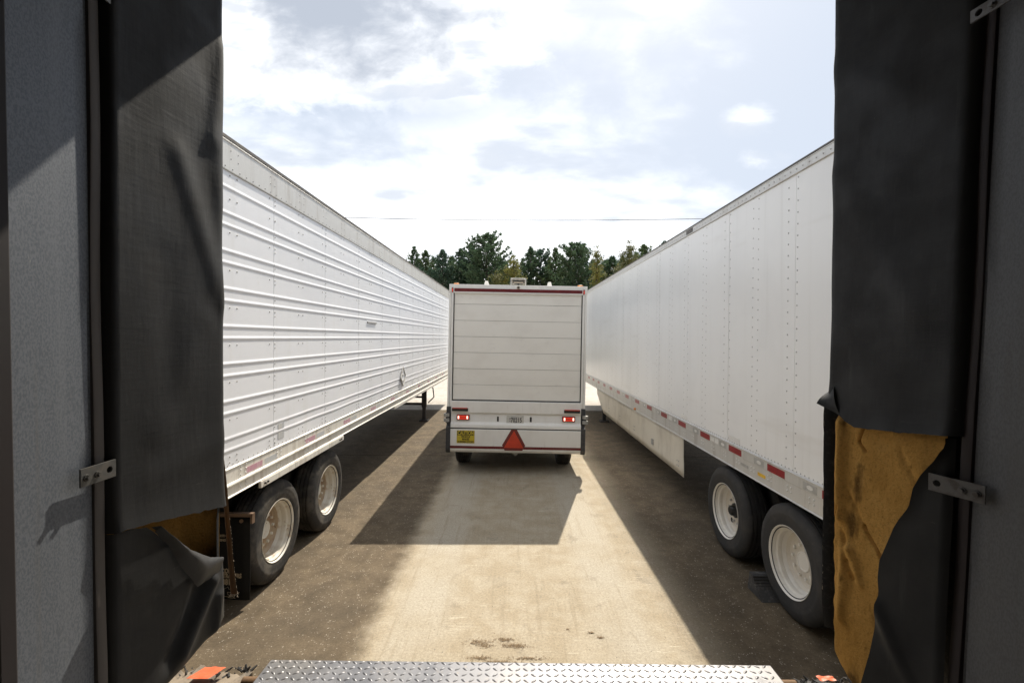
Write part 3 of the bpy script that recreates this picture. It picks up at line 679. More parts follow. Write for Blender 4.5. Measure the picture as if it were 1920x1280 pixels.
# ------------------------------------------------------------------ dock leveller lip and bumpers
lip = thing('dock_leveller', 'diamond tread steel leveller plate at the dock edge', 'dock leveller', (0, 0, FZ))
MB().prism([(-0.945, 0.88, -0.02), (0.945, 0.88, -0.02), (1.0, 1.15, -0.02), (1.0, 1.738, -0.02), (-0.925, 1.752, -0.02), (-0.945, 1.15, -0.02)], (0, 0, 0.02)).build('plate', M['tread'], lip, bevel=0.003)
mb = MB()
def lozenge(x, y, a, l=0.0125, w=0.0048, h=0.0026):
    ca, sa = math.cos(a), math.sin(a); out = []; n = 8; top = []
    for k in range(n):
        q = 2 * math.pi * k / n; px, py = l * math.cos(q), w * math.sin(q)
        out.append((x + ca * px - sa * py, y + sa * px + ca * py, 0.0002)); px *= 0.55; py *= 0.45
        top.append((x + ca * px - sa * py, y + sa * px + ca * py, h))
    mb.add(out + top, [(k, (k + 1) % n, n + (k + 1) % n, n + k) for k in range(n)] + [tuple(range(n, 2 * n))])
p = 0.0285
for i in range(-33, 35):
    for j in range(0, 12):
        x = 0.03 + i * p; y = 1.735 - j * p - 0.006 * (x / 1.0)
        if -0.915 < x < 0.99: lozenge(x, y, R(38) if (i + j) % 2 else R(-38))
mb.build('tread_lozenge', M['tread'], lip, smooth=50, kind='stuff')
MB().cyl((-0.985, 1.668, -0.025), (1.055, 1.668, -0.025), 0.018, n=16).build('hinge_pin', M['strap'], lip, smooth=40)
def bumper(label, x0, x1, y1, z1, top, seed, tape):
    b = thing('dock_bumper', label, 'dock bumper', (0, 0, 0))
    rows = []; n = 26
    for j in range(14):
        v = j / 13; y = 1.21 + (y1 - 1.21) * v; row = []
        for i in range(n):
            u = i / (n - 1); x = x0 + (x1 - x0) * u
            rag = 0.020 * noise.noise((x * 14, y * 14, seed)) + 0.010 * noise.noise((x * 45, y * 45, seed))
            row.append((x, y + (rag * 0.9 if j > 10 else 0), z1 + rag * (0.35 + 0.6 * v) - 0.012 * (1 if i in (0, n - 1) else 0)))
        rows.append(row)
    rows.append([(x, y + 0.004, z1 - 0.06) for x, y, z in rows[-1]]); rows.append([(x, y, z1 - 0.28) for x, y, z in rows[-1]])
    MB().grid(rows).build('rubber_block', top, b, smooth=45)
    mb = MB()
    for k in range(60):
        x = random.uniform(x0, x1); y = y1 + random.uniform(-0.03, 0.02); s_ = random.uniform(0.004, 0.013)
        p0 = Vector((x, y, z1 - random.uniform(0.0, 0.02)))
        mb.tube([p0, p0 + Vector((random.uniform(-1, 1), random.uniform(0, 1), random.uniform(0.0, 1.0))) * s_ * 1.8], [s_ * 0.6, s_ * 0.25], 5)
    mb.build('rubber_shred', M['rubber'], b, kind='stuff')
    tx0, tx1, ty0, ty1, sk = tape
    rows = [[(tx0 + (tx1 - tx0) * i / 8 + sk * (j / 6), ty0 + (ty1 - ty0) * j / 6, z1 + 0.022 + 0.004 * noise.noise((i * .4, j * .5, seed))) for i in range(9)] for j in range(7)]
    MB().grid(rows).build('orange_tape', M['orange'], b, smooth=60)
bumper('chewed tan rubber bumper with orange tape at the bottom left', -1.32, -0.985, 1.725, FZ - 0.025, M['rubber_tan'], 3, (-1.185, -1.105, 1.655, 1.715, 0.03))
bumper('grey rubber bumper with orange tape at the bottom right', 1.075, 1.32, 1.705, FZ - 0.035, M['rubber'], 9, (1.150, 1.212, 1.678, 1.702, 0.0))

# ------------------------------------------------------------------ wheels
def tyre_profile(Rr, W, rim, grooves=4):
    P = [(-W * 0.42, rim - 0.01), (-W / 2 + 0.01, rim + 0.03), (-W / 2, rim + 0.09), (-W / 2 + 0.008, Rr - 0.07), (-W / 2 + 0.02, Rr - 0.028), (-W / 2 + 0.04, Rr - 0.006)]
    a, b = -W / 2 + 0.05, W / 2 - 0.05; n = grooves
    for k in range(n):
        c = a + (b - a) * (k + 0.5) / n
        P += [(c - 0.0085, Rr), (c - 0.0070, Rr - 0.018), (c + 0.0070, Rr - 0.018), (c + 0.0085, Rr)]
    P += [(W / 2 - 0.04, Rr - 0.006), (W / 2 - 0.020, Rr - 0.028), (W / 2 - 0.010, Rr - 0.045), (W / 2 - 0.006, Rr - 0.065), (W / 2, Rr - 0.085), (W / 2 + 0.001, Rr - 0.105), (W / 2 - 0.001, Rr - 0.112),
          (W / 2, rim + 0.075), (W / 2 - 0.002, rim + 0.065), (W / 2 - 0.003, rim + 0.030), (W / 2 - 0.012, rim + 0.012), (W / 2 - 0.022, rim - 0.010)]
    return P
def wheel(parent, c, sgn, Rr, W, rimr, m_t, m_r, deep=0.16, hub='cap', dual=True, grooves=4, m_d=None):
    w = bpy.data.objects.new('wheel', None); COL.objects.link(w); w.parent = parent; w.location = c
    MB().lathe_x(tyre_profile(Rr, W, rimr, grooves), (0, 0, 0), 72, sgn).build('tyre', m_t, w, smooth=38)
    h = W / 2
    MB().lathe_x([(h - 0.035, rimr - 0.012), (h - 0.010, rimr + 0.004), (h - 0.003, rimr + 0.010), (h - 0.003, rimr + 0.013), (h - 0.010, rimr + 0.013), (h - 0.010, rimr + 0.004), (h - 0.020, rimr + 0.002), (h - 0.026, rimr - 0.010), (h - 0.055, rimr - 0.014),
                  (h - 0.064, rimr - 0.030), (h - 0.085, rimr - 0.034), (h - deep + 0.045, rimr - 0.030), (h - deep + 0.028, rimr - 0.042), (h - deep + 0.012, rimr - 0.046)], (0, 0, 0), 56, sgn).build('rim', m_r, w, smooth=30)
    MB().lathe_x([(h - deep + 0.013, rimr - 0.045), (h - deep + 0.006, rimr - 0.058), (h - deep - 0.010, rimr - 0.072), (h - deep - 0.016, rimr - 0.11), (h - deep + 0.004, 0.165), (h - deep + 0.008, 0.158), (h - deep + 0.008, 0.0)], (0, 0, 0), 56, sgn).build('wheel_disc', m_d or m_r, w, smooth=30)
    if hub == 'cap':
        MB().lathe_x([(h - deep, 0.085), (h - deep + 0.03, 0.082), (h - deep + 0.035, 0.06), (h - deep + 0.075, 0.055), (h - deep + 0.085, 0.045), (h - deep + 0.088, 0.0)], (0, 0, 0), 28, sgn).build('hub_cap', M['hub'], w, smooth=40)
    else:
        MB().lathe_x([(h - deep + 0.005, 0.088), (h - deep + 0.016, 0.086), (h - deep + 0.017, 0.076), (h - deep + 0.012, 0.072), (h - deep + 0.012, 0.0)], (0, 0, 0), 28, sgn).build('hub_cap', m_r, w, smooth=40)
    mb = MB()
    for k in range(10):
        a = 2 * math.pi * k / 10; x = sgn * (h - deep + 0.004)
        mb.cyl((x, 0.143 * math.cos(a), 0.143 * math.sin(a)), (x + sgn * 0.022, 0.143 * math.cos(a), 0.143 * math.sin(a)), 0.015, n=6)
    mb.build('lug_nut', m_r if hub != 'cap' else M['rivet'], w, kind='stuff')
    for k in range(2 if hub == 'cap' else 0):
        a = 2.2 + math.pi * k; x = sgn * (h - deep - 0.0005)
        MB().cyl((x, 0.19 * math.cos(a), 0.19 * math.sin(a)), (x + sgn * 0.006, 0.19 * math.cos(a), 0.19 * math.sin(a)), 0.028, n=16).build('hand_hole', M['black'], w)
    if dual:
        o = MB().lathe_x(tyre_profile(Rr - 0.003, W, rimr, grooves), (-sgn * (W + 0.045), 0, 0), 48, sgn).build('inner_tyre', m_t, w, smooth=38)
    return w

# ------------------------------------------------------------------ semi trailers
HW = 1.295
def trailer(kind, label, side, x_at0, yaw, rear, length, top, rail0, rail1, up0, seam0, axles):
    s = side
    c = thing('semi_trailer', label, 'semi trailer')
    d = Vector((math.sin(yaw), math.cos(yaw), 0)); n = Vector((math.cos(yaw), -math.sin(yaw), 0))
    # the visible side passes x_at0 abreast of the camera
    base = Vector((x_at0, 0, 0)) + d * rear - n * (s * HW)
    c.location = base; c.rotation_euler = (0, 0, -yaw)
    old = kind == 'old'
    seam0 -= rear; axles = [a - rear for a in axles]
    PM, RM = (M['panel_old'], M['rail_old']) if old else (M['panel_new'], M['alu'])
    def Sd(o, y, z): return (s * (HW + o), y, z)
    def sbox(mb, o0, o1, y0, y1, z0, z1):
        a, b = s * (HW + o0), s * (HW + o1); return mb.box(min(a, b), max(a, b), y0, y1, z0, z1)
    # frame behind the skin, far wall, roof, nose, rear frame and doors, floor
    MB().box(-HW + 0.03 if s > 0 else -HW, HW if s < 0 else HW - 0.03, 0.05, length - 0.02, rail0 + 0.09, rail1 - 0.01).build('floor', M['steel_dark'], c)
    a, b = (-s * HW, -s * (HW - 0.03)); MB().box(min(a, b), max(a, b), 0.06, length - 0.03, rail0, top - 0.03).build('far_wall', PM, c)
    MB().box(-HW + 0.04, HW - 0.04, 0.05, length - 0.02, top - 0.035, top - 0.012).build('roof', M['roof'], c, bevel=0.008)
    MB().box(-HW + 0.01, HW - 0.01, length - 0.03, length + 0.03, rail0, top - 0.01).build('front_wall', PM, c, bevel=0.02)
    MB().box(-HW, -HW + 0.10, 0.0, 0.06, rail0, top - 0.01).box(HW - 0.10, HW, 0.0, 0.06, rail0, top - 0.01).box(-HW + 0.1, HW - 0.1, 0.0, 0.06, top - 0.14, top - 0.01).box(-HW + 0.1, HW - 0.1, 0.0, 0.06, rail0, rail0 + 0.16).build('rear_frame', RM, c)
    for q in (-1, 1):
        MB().box(min(q * 0.004, q * (HW - 0.104)), max(q * 0.004, q * (HW - 0.104)), 0.008, 0.045, rail0 + 0.164, top - 0.144).build('door', PM, c)
    # skin panels
    seams = [0.06]; y = seam0
    while y - 1.2192 > 0.15: y -= 1.2192
    while y < length - 0.25: seams.append(y); y += 1.2192
    seams.append(length - 0.03)
    if old:
        ribs = [3.752] + [3.535 - 0.318 * k for k in range(7)] + [3.434 - 0.318 * k for k in range(7)]
        zs = []
        for r in ribs:
            for k, o in ((-0.030, 0), (-0.023, 0), (-0.017, 0.0008), (-0.009, 0.0056), (0, 0.0072), (0.009, 0.0056), (0.017, 0.0008), (0.023, 0), (0.030, 0)): zs.append((r + k, o))
        zs += [(rail1 - 0.012, 0)] + [(rail1 + 0.04, 0)] + [(up0 + 0.01, 0)]
        zs.sort()
    for i in range(len(seams) - 1):
        y0, y1 = seams[i] + 0.0022, seams[i + 1] - 0.0022; L = y1 - y0
        if old:
            ny = 12; rows = []
            for k in range(ny + 1):
                yy = y0 + L * k / ny; row = [Sd(-0.02, yy, zs[0][0])] if False else []
                for z, o in zs:
                    low = max(0.0, (1.95 - z) / 0.6)
                    de = (0.010 * noise.noise((yy * 1.7, z * 2.2, 5)) * low + 0.003 * noise.noise((yy * 1.1, z * 0.7, 8))) * math.sin(math.pi * min(1, max(0, k / ny)))
                    kk = 1.0 if z > 1.75 else 0.85 + 0.15 * noise.noise((yy * 2, z, 1))
                    row.append(Sd(o * kk + de - 0.001, yy, z + (0.012 * low * noise.noise((yy * 1.5, 2, 9)) if rail1 + .06 < z < 1.9 else 0)))
                rows.append(row)
            rows = [[Sd(-0.012, y0, z) for z, o in zs]] + rows + [[Sd(-0.012, y1, z) for z, o in zs]]
            MB().grid(rows).build('side_panel', PM, c, smooth=40)
        else:
            ny, nz = 12, 30; rows = [[Sd(-0.010, y0, rail1 + (up0 + 0.01 - rail1 + 0.0) * q / nz - 0.004) for q in range(nz + 1)]]
            for k in range(ny + 1):
                yy = y0 + L * k / ny; row = []
                for q in range(nz + 1):
                    z = rail1 - 0.004 + (up0 + 0.01 - rail1) * q / nz
                    row.append(Sd((0.0040 * noise.noise((yy * 0.9, z * 0.6, 3)) + 0.0016 * noise.noise((yy * 3.1, z * 1.3, 6))) * math.sin(math.pi * k / ny) + 0.0008 * (i % 2), yy, z))
                rows.append(row)
            rows.append([Sd(-0.010, y1, z[2]) for z in rows[1]])
            MB().grid(rows).build('side_panel', PM, c, smooth=40)
    sbox(MB(), -0.028, -0.0125, 0.06, length - 0.03, rail0 + 0.02, top - 0.04).build('side_liner', M['seam'], c)
    # top rail
    if old:
        prof = [(-0.03, up0 - 0.012), (0.006, up0 - 0.012), (0.010, up0 - 0.004), (0.010, top - 0.055), (0.016, top - 0.050), (0.016, top - 0.042), (0.010, top - 0.036), (-0.01, top - 0.034)]
    else:
        prof = [(-0.03, up0 - 0.01), (0.008, up0 - 0.01), (0.014, up0 - 0.004), (0.008, up0 + 0.004), (0.008, top - 0.030), (0.012, top - 0.026), (0.012, top - 0.020), (-0.01, top - 0.016)]
    MB().grid([[Sd(o, y, z) for o, z in prof] for y in (0.06, length * 0.33, length * 0.66, length - 0.03)]).build('top_rail', M['alu'], c, smooth=25)
    sbox(MB(), -0.05, 0.014, 0.05, length - 0.02, top - 0.033 if old else top - 0.0155, top).build('roof_trim', M['dark_trim'], c, bevel=0.004)
    # bottom rail
    if old:
        prof = [(-0.02, rail0), (0.022, rail0), (0.024, rail0 + 0.006), (0.010, rail0 + 0.012), (0.010, rail0 + 0.085), (0.026, rail0 + 0.092), (0.030, rail0 + 0.104), (0.026, rail0 + 0.116), (0.010, rail0 + 0.122), (0.010, rail1 - 0.016), (0.016, rail1 - 0.012), (0.016, rail1 - 0.004), (0.004, rail1 + 0.002), (-0.006, rail1 + 0.004)]
    else:
        prof = [(-0.02, rail0), (0.016, rail0), (0.018, rail0 + 0.004), (0.014, rail0 + 0.010), (0.008, rail0 + 0.012), (0.008, rail1 - 0.105), (0.014, rail1 - 0.100), (0.014, rail1 - 0.016), (0.020, rail1 - 0.012), (0.020, rail1 - 0.002), (0.006, rail1 + 0.004), (-0.004, rail1 + 0.006)]
    MB().grid([[Sd(o, y, z) for o, z in prof] for y in (0.0, length * 0.33, length * 0.66, length)]).build('bottom_rail', RM, c, smooth=25)
    # rivets: far too many to pick apart
    mb = MB(); nx = (s, 0, 0)
    if old:
        mids = sorted([3.86, 3.66] + [3.376 - 0.318 * k for k in range(7)] + [3.22 - 0.318 * k for k in range(0)] + [1.42])
        for sy in seams[1:-1]:
            for off in (0.022, -0.078): 
                for z in mids: mb.dome(Sd(0.0, sy + off, z), nx, 0.0085, 0.004)
            for z in [rail1 + 0.05 + 0.159 * k for k in range(16)]:
                if all(abs(z - r) > 0.035 for r in ribs): mb.dome(Sd(0.0, sy + 0.022, z), nx, 0.0075, 0.004)
            for off in (0.52, 0.62):
                for z in mids: mb.dome(Sd(0.0, sy + off, z), nx, 0.0085, 0.004)
            for off in (0.0, -0.08, 0.52, 0.62):
                for z in (up0 + 0.10, up0 + 0.17): mb.dome(Sd(0.009, sy + off, z), nx, 0.0075, 0.004)
        y = 0.1
        while y < length - 0.1: mb.dome(Sd(0.010, y, up0 + 0.018), nx, 0.007, 0.004); y += 0.10
        y = 0.1
        while y < length - 0.1: mb.dome(Sd(-0.001, y, rail1 + 0.020), nx, 0.007, 0.004); y += 0.075
        mb.build('rivet', M['rivet'], c, smooth=50, kind='stuff')
        mb = MB(); y = seam0 - 2.4
        while y < length - 0.2:
            if y > 0.1:
                for dy in (0, 0.075):
                    for z in (rail0 + 0.045, rail0 + 0.072, rail0 + 0.15, rail0 + 0.19, rail0 + 0.225): mb.dome(Sd(0.010, y + dy + (z - rail0) * 0.05, z), nx, 0.010, 0.008)
            y += 0.305 * 2
        mb.build('rail_bolt', M['rivet_white'], c, smooth=50, kind='stuff')
    else:
        zz = [rail1 + 0.045 + 0.102 * k for k in range(26)]
        for sy in seams[1:-1]:
            for z in zz: mb.dome(Sd(0.001, sy - 0.028, z), nx, 0.0082, 0.004)
            for z in zz: mb.dome(Sd(0.001, sy + 0.105, z + 0.05), nx, 0.0082, 0.004)
            for off in (0.60, 0.70):
                for z in zz: mb.dome(Sd(0.001, sy + off, z + 0.03 * (off > .65)), nx, 0.0078, 0.004)
            for off in (-0.028, 0.105, 0.6, 0.7): mb.dome(Sd(0.009, sy + off, up0 + 0.075), nx, 0.007, 0.004)
        y = 0.1
        while y < length - 0.1:
            mb.dome(Sd(0.009, y, up0 + 0.032), nx, 0.0075, 0.004); y += 0.085
        y = 0.1
        while y < length - 0.1:
            mb.dome(Sd(0.001, y, rail1 + 0.018), nx, 0.0078, 0.004); y += 0.055
        mb.build('rivet', M['rivet'], c, smooth=50, kind='stuff')
        mb = MB(); y = 0.12
        while y < length - 0.2:
            for dy in (0, 0.055):
                for z in (rail0 + 0.075, rail0 + 0.115): mb.dome(Sd(0.009, y + dy, z), nx, 0.010, 0.006)
            y += 0.305
        mb.build('rail_bolt', M['rivet_white'], c, smooth=50, kind='stuff')
    # running gear
    Rr, W, rimr = 0.505, 0.285, 0.298
    xo = HW - W / 2 - 0.005
    for a in axles:
        for q in (s, -s):
            wheel(c, (q * xo, a, Rr - 0.008), q, Rr, W, rimr, M['tyre_worn'] if old else M['tyre'], M['rim_rusty'] if old else M['rim_clean'], 0.160 if old else 0.150,
                  'cap' if (not old and a == axles[1]) else 'ring', True, 4, M['disc_rusty'] if old else M['disc_clean'])
        MB().cyl((-xo + 0.10, a, Rr), (xo - 0.10, a, Rr), 0.065, n=14).build('axle', M['steel_dark'], c, smooth=40)
    MB().box(-0.62, -0.46, axles[0] - 0.9, axles[1] + 0.9, 0.72, rail0 + 0.085).box(0.46, 0.62, axles[0] - 0.9, axles[1] + 0.9, 0.72, rail0 + 0.085).box(-0.46, 0.46, axles[0] - 0.7, axles[0] - 0.6, 0.74, 0.95).box(-0.46, 0.46, axles[1] + 0.6, axles[1] + 0.7, 0.74, 0.95).build('bogie_frame', M['steel_dark'], c)
    mb = MB()
    yy = 0.4
    while yy < length - 0.3: mb.box(-HW + 0.06, HW - 0.06, yy, yy + 0.05, rail0 + 0.005, rail0 + 0.088); yy += 0.61
    mb.build('cross_member', M['steel_dark'], c, kind='stuff')
    # rear impact guard
    MB().box(-1.1, 1.1, 0.02, 0.12, 0.48, 0.58).box(-0.62, -0.52, 0.03, 0.11, 0.58, rail0).box(0.52, 0.62, 0.03, 0.11, 0.58, rail0).build('rear_impact_guard', M['steel_dark'], c)
    # landing gear
    ly = (13.55 if old else 13.6) - rear
    for q in (-1, 1):
        lx = q * 0.98
        lg = MB().box(lx - 0.065, lx + 0.065, ly - 0.065, ly + 0.065, 0.42, rail0 + 0.09).box(lx - 0.05, lx + 0.05, ly - 0.05, ly + 0.05, 0.05, 0.42).build('landing_leg', M['steel_dark'], c, bevel=0.006)
        MB().box(lx - 0.13, lx + 0.13, ly - 0.13, ly + 0.13, 0.0, 0.05).build('foot', M['steel_dark'], lg, bevel=0.006)
        MB().prism([(lx - 0.02, ly - 0.066, 0.75), (lx - 0.02, ly - 0.45, rail0 + 0.06), (lx - 0.02, ly - 0.38, rail0 + 0.08), (lx - 0.02, ly - 0.066, 0.84)], (0.04, 0, 0)).build('brace', M['steel_dark'], lg)
    MB().cyl((-0.9, ly, 0.72), (0.9, ly, 0.72), 0.03, n=10).box(-0.92, 0.92, ly - 0.02, ly + 0.02, 0.48, 0.55).build('leg_crossbar', M['steel_dark'], c)
    MB().tube([(s * 1.045, ly, 1.0), (s * 1.20, ly + 0.02, 1.02), (s * 1.24, ly, 0.98), (s * 1.27, ly, 0.72), (s * 1.10, ly, 0.55)] if old else
              [(s * 1.045, ly, 0.98), (s * 1.16, ly, 0.98), (s * 1.17, ly, 0.96), (s * 1.17, ly - 0.28, 0.95)], 0.018, 8).build('crank_handle', M['steel_dark'], c, smooth=50)
    return c, Sd, sbox, seams

lt, LS, lbox, lseams = trailer('old', 'old white semi trailer with horizontal ribbed sides on the left', 1, -2.45, 0.0117, 1.80, 16.15, 4.18, 1.126, 1.377, 3.90, 4.577, (4.70, 5.95))
# details of the ribbed trailer
r0 = 1.80
def tape(parent, box, m, o0, o1, y0, y1, z0, z1): return box(MB(), o0, o1, y0, y1, z0, z1).build('reflective_tape', m, parent)
for y in (2.5, 4.10, 5.24, 6.40, 7.60, 8.80, 10.0, 11.2, 12.4, 13.6, 14.8, 16.0):
    tape(lt, lbox, M['tape_faded'], 0.010, 0.0112, y - r0, y - r0 + 0.26, 1.263, 1.315)
    tape(lt, lbox, M['tape_faded_white'], 0.010, 0.0110, y - r0 + 0.30, y - r0 + 0.52, 1.263, 1.315)
lbox(MB(), 0.006, 0.034, 4.30 - r0, 6.35 - r0, 1.062, 1.124).build('rub_rail', M['rail_old'], lt, bevel=0.004)
lbox(MB(), 0.006, 0.030, 9.0 - r0, 16.9 - r0, 1.070, 1.124).build('rub_rail', M['rail_old'], lt, bevel=0.004)
for yy in (4.36, 4.41, 6.2, 6.26):
    MB().cyl(LS(0.034, yy - r0, 1.093), LS(0.046, yy - r0, 1.093), 0.011, n=6).build('rub_rail_bolt', M['steel_dark'], lt)
# square placard holder turned on its corner
yc, zc, hd = 9.68 - r0, 1.66, 0.20
ph = MB().prism([LS(0.015, yc, zc - hd), LS(0.015, yc + hd, zc), LS(0.015, yc, zc + hd), LS(0.015, yc - hd, zc)], (0.006, 0, 0)).build('placard_holder', M['panel_old'], lt)
for a, b in (((0, -hd), (hd, 0)), ((hd, 0), (0, hd)), ((0, hd), (-hd, 0)), ((-hd, 0), (0, -hd))):
    MB().tube([LS(0.026, yc + a[0], zc + a[1]), LS(0.026, yc + b[0], zc + b[1])], 0.011, 6).build('edge_bar', M['rail_old'], ph)
lbox(MB(), 0.021, 0.030, yc - 0.07, yc + 0.07, zc + 0.03, zc + 0.05).build('clip', M['alu'], ph)
lbox(MB(), 0.021, 0.030, yc - 0.07, yc + 0.07, zc - 0.09, zc - 0.07).build('clip', M['alu'], ph)
vt = lbox(MB(), -0.001, 0.016, 7.42 - r0, 7.88 - r0, 2.722, 2.752).build('vent_plate', M['rivet'], lt, bevel=0.004)
# small faded sticker by the rail
lbox(MB(), 0.0, 0.0018, 4.66 - r0, 4.78 - r0, 1.44, 1.60).build('faded_sticker', M['tape_faded_white'], lt)
# front-lean mud flap with worn print
fy = 4.19 - r0
xr = HW - 0.005
mf = MB().grid([[(xr - 0.60 * (i / 8), fy + 0.010 * math.sin(i * 0.9 + j * 0.5) * (j / 8), 0.84 - 0.77 * j / 8) for i in range(9)] for j in range(9)]).build('mud_flap', M['flap'], lt, smooth=50)
sol = mf.modifiers.new('thickness', 'SOLIDIFY'); sol.thickness = 0.008
MB().box(xr - 0.66, xr + 0.035, fy - 0.03, fy + 0.012, 0.842, 0.872).box(xr + 0.015, xr + 0.035, fy - 0.03, fy + 0.012, 0.78, 0.842).build('mud_flap_bar', M['flap_bar'], lt)
for q in (0.075, 0.30, 0.52):
    MB().cyl((xr - q, fy - 0.012, 0.80), (xr - q, fy - 0.020, 0.80), 0.018, n=14).build('flap_bolt', M['flap_bar'], lt, smooth=40)
TR = (R(90), 0, 0); ty = fy - 0.0135
def ft(b, size, x, z, sx=0.85, fat=0.0016): text('lettering', b, size, M['flap_print'], mf, (x, ty, z), TR, fat, sx, 'RIGHT')
ft('\u2022 PARTS \u2022', 0.030, xr - 0.215, 0.660); ft('LEASING \u2022', 0.030, xr - 0.205, 0.620)
ft('P.COM', 0.058, xr - 0.165, 0.335, 0.72, 0.003); ft('& TRAILERS', 0.056, xr - 0.075, 0.290, 0.74, 0.003); ft('3381', 0.072, xr - 0.175, 0.232, 0.72, 0.004); ft('P', 0.045, xr - 0.285, 0.140, 0.8, 0.002)
for pth in ([(-.30, .165), (-.26, .175), (-.245, .195), (-.235, .170), (-.20, .190), (-.19, .168), (-.15, .185)],
            [(-.30, .125), (-.24, .105), (-.19, .098), (-.13, .118), (-.09, .142), (-.16, .132), (-.205, .142), (-.20, .118), (-.15, .100), (-.13, .085), (-.20, .092)]):
    MB().tube([(xr + a, ty - 0.001, b) for a, b in pth], 0.0022, 4).build('swirl_print', M['flap_print'], mf)

rt, RS, rbox, rseams = trailer('new', 'smooth white riveted semi trailer with cream side skirt on the right', -1, 2.516, -0.0047, 1.78, 16.15, 4.06, 1.066, 1.325, 3.962, 4.02, (4.09, 5.31))
r0 = 1.78
for i in range(18):      # alternating silver tags and red tape along the bottom rail
    y = 4.12 - 0.775 + 0.775 * i - r0
    if y > 15.6: break
    tape(rt, rbox, M['tape_red'], 0.014, 0.0153, y, y + 0.28, 1.232, 1.300)
    tg = rbox(MB(), 0.014, 0.0150, y + 0.34, y + 0.52, 1.232, 1.300).build('silver_tag', M['tape_silver'], rt)
    k = 10; cc = y + 0.43
    MB().prism([RS(0.0152, cc + 0.042 * math.cos(2 * math.pi * q / k), 1.266 + 0.018 * math.sin(2 * math.pi * q / k)) for q in range(k)], (-0.0006, 0, 0)).build('oval_badge', M['sticker'], tg)
for y0, y1, z0, z1, m, o in ((5.55, 5.65, 1.245, 1.292, 'sticker', 0.014), (5.44, 5.53, 1.240, 1.296, 'sticker', 0.014), (7.00, 7.14, 1.240, 1.292, 'sticker', 0.014),
                             (4.96, 5.22, 1.345, 1.410, 'sticker', 0.001), (6.42, 6.66, 1.352, 1.40, 'sticker', 0.001), (4.76, 4.92, 1.140, 1.172, 'tape_silver', 0.008), (4.44, 4.58, 1.132, 1.166, 'sticker_yellow', 0.008)):
    rbox(MB(), o, o + 0.0014, y0 - r0, y1 - r0, z0, z1).build('sticker', M[m], rt)
MB().dome(RS(0.010, 9.05 - r0, 1.10), (-1, 0, 0), 0.028, 0.03, 10).build('amber_marker_lamp', M['amber'], rt, smooth=50)
# long side skirt
ya, yb = 6.66 - r0, 13.25 - r0
sk = []
for i in range(23):
    y = ya + (yb - ya) * i / 22; zb = 0.475 + 0.0 * i
    if i == 0: zb = 0.475
    if i > 19: zb = 0.475 + (0.42 if i == 22 else 0.14 * (i - 19))
    sk.append((y, zb))
rows = [[RS(-0.035 + 0.012 * noise.noise((y * 0.8, q, 2)), y - (0.03 * (q / 6) if i == 0 else 0), 1.066 + (zb - 1.066) * q / 6) for q in range(7)] for i, (y, zb) in enumerate(sk)]
o = MB().grid(rows).build('side_skirt', M['skirt'], rt, smooth=40); q = o.modifiers.new('thickness', 'SOLIDIFY'); q.thickness = 0.006
for y in (6.75, 7.95, 9.15, 10.35, 11.5, 12.5):
    for dy, dz in ((0, 0), (0, 0.07), (0.06, 0), (0.06, 0.07)):
        MB().dome(RS(-0.022, y - r0 + 0.05 + dy, 0.60 + dz + (0.05 if y > 7 else 0)), (-1, 0, 0), 0.011, 0.008, 6).build('skirt_bolt', M['rivet'], o)
rbox(MB(), -0.026, -0.0225, 8.02 - r0, 8.14 - r0, 0.62, 0.72).build('skirt_emblem', M['rivet'], rt)
# dents in the top trim, drawn as a thin dark plate
rbox(MB(), 0.0105, 0.0125, 6.28 - r0, 6.50 - r0, 3.975, 4.035).build('dent_plate', M['dark_trim'], rt)

# wheel chock under the right trailer
ch = thing('wheel_chock', 'black ridged rubber wheel chock against the right trailer wheel', 'wheel chock', (2.44, 4.50, 0.0))
MB().prism([(-0.05, 0.07, 0.0), (-0.05, -0.20, 0.0), (-0.05, -0.12, 0.07), (-0.05, -0.02, 0.18), (-0.05, 0.04, 0.18)], (0.2, 0, 0)).build('block', M['rubber'], ch, bevel=0.006)
for k in range(7):
    z = 0.03 + 0.022 * k; MB().box(-0.056, 0.14, -0.14 + 0.016 * k, -0.115 + 0.016 * k, z, z + 0.012).build('ridge', M['rubber'], ch)

# ------------------------------------------------------------------ the step van / box truck
tk = thing('box_truck', 'white box truck with closed roll up door between the trailers', 'truck', (0.066, 8.30, 0.0), (0, R(0.75), 0))
TW, TH, TL = 1.26, 3.455, 6.6
W_, P_ = M['truck_white'], M['truck_panel']
for q in (-1, 1): MB().box(min(q * (TW - 0.05), q * (TW - 0.01)), max(q * (TW - 0.05), q * (TW - 0.01)), 0.06, TL, 0.62, TH - 0.02).build('side_wall', M['truck_side'], tk)
MB().box(-TW + 0.05, TW - 0.05, 0.06, TL, TH - 0.05, TH - 0.022).build('roof', W_, tk)
MB().box(-TW + 0.05, TW - 0.05, 0.06, TL, 0.95, 1.05).build('cargo_floor', M['steel_dark'], tk)
MB().box(-TW + 0.05, TW - 0.05, TL - 0.05, TL, 1.05, TH - 0.05).build('front_wall', W_, tk)
cabp = [(-1.1, TL, 0.55), (-1.1, TL + 1.5, 0.55), (-1.1, TL + 1.55, 1.35), (-1.1, TL + 0.95, 2.35), (-1.1, TL, 2.5)]
cb = MB().prism(cabp, (2.2, 0, 0)).build('cab', W_, tk, bevel=0.05)
MB().add([(-0.95, TL + 1.52, 1.45), (0.95, TL + 1.52, 1.45), (0.9, TL + 1.0, 2.29), (-0.9, TL + 1.0, 2.29)], [(0, 1, 2, 3)]).build('windscreen', M['glass'], cb)
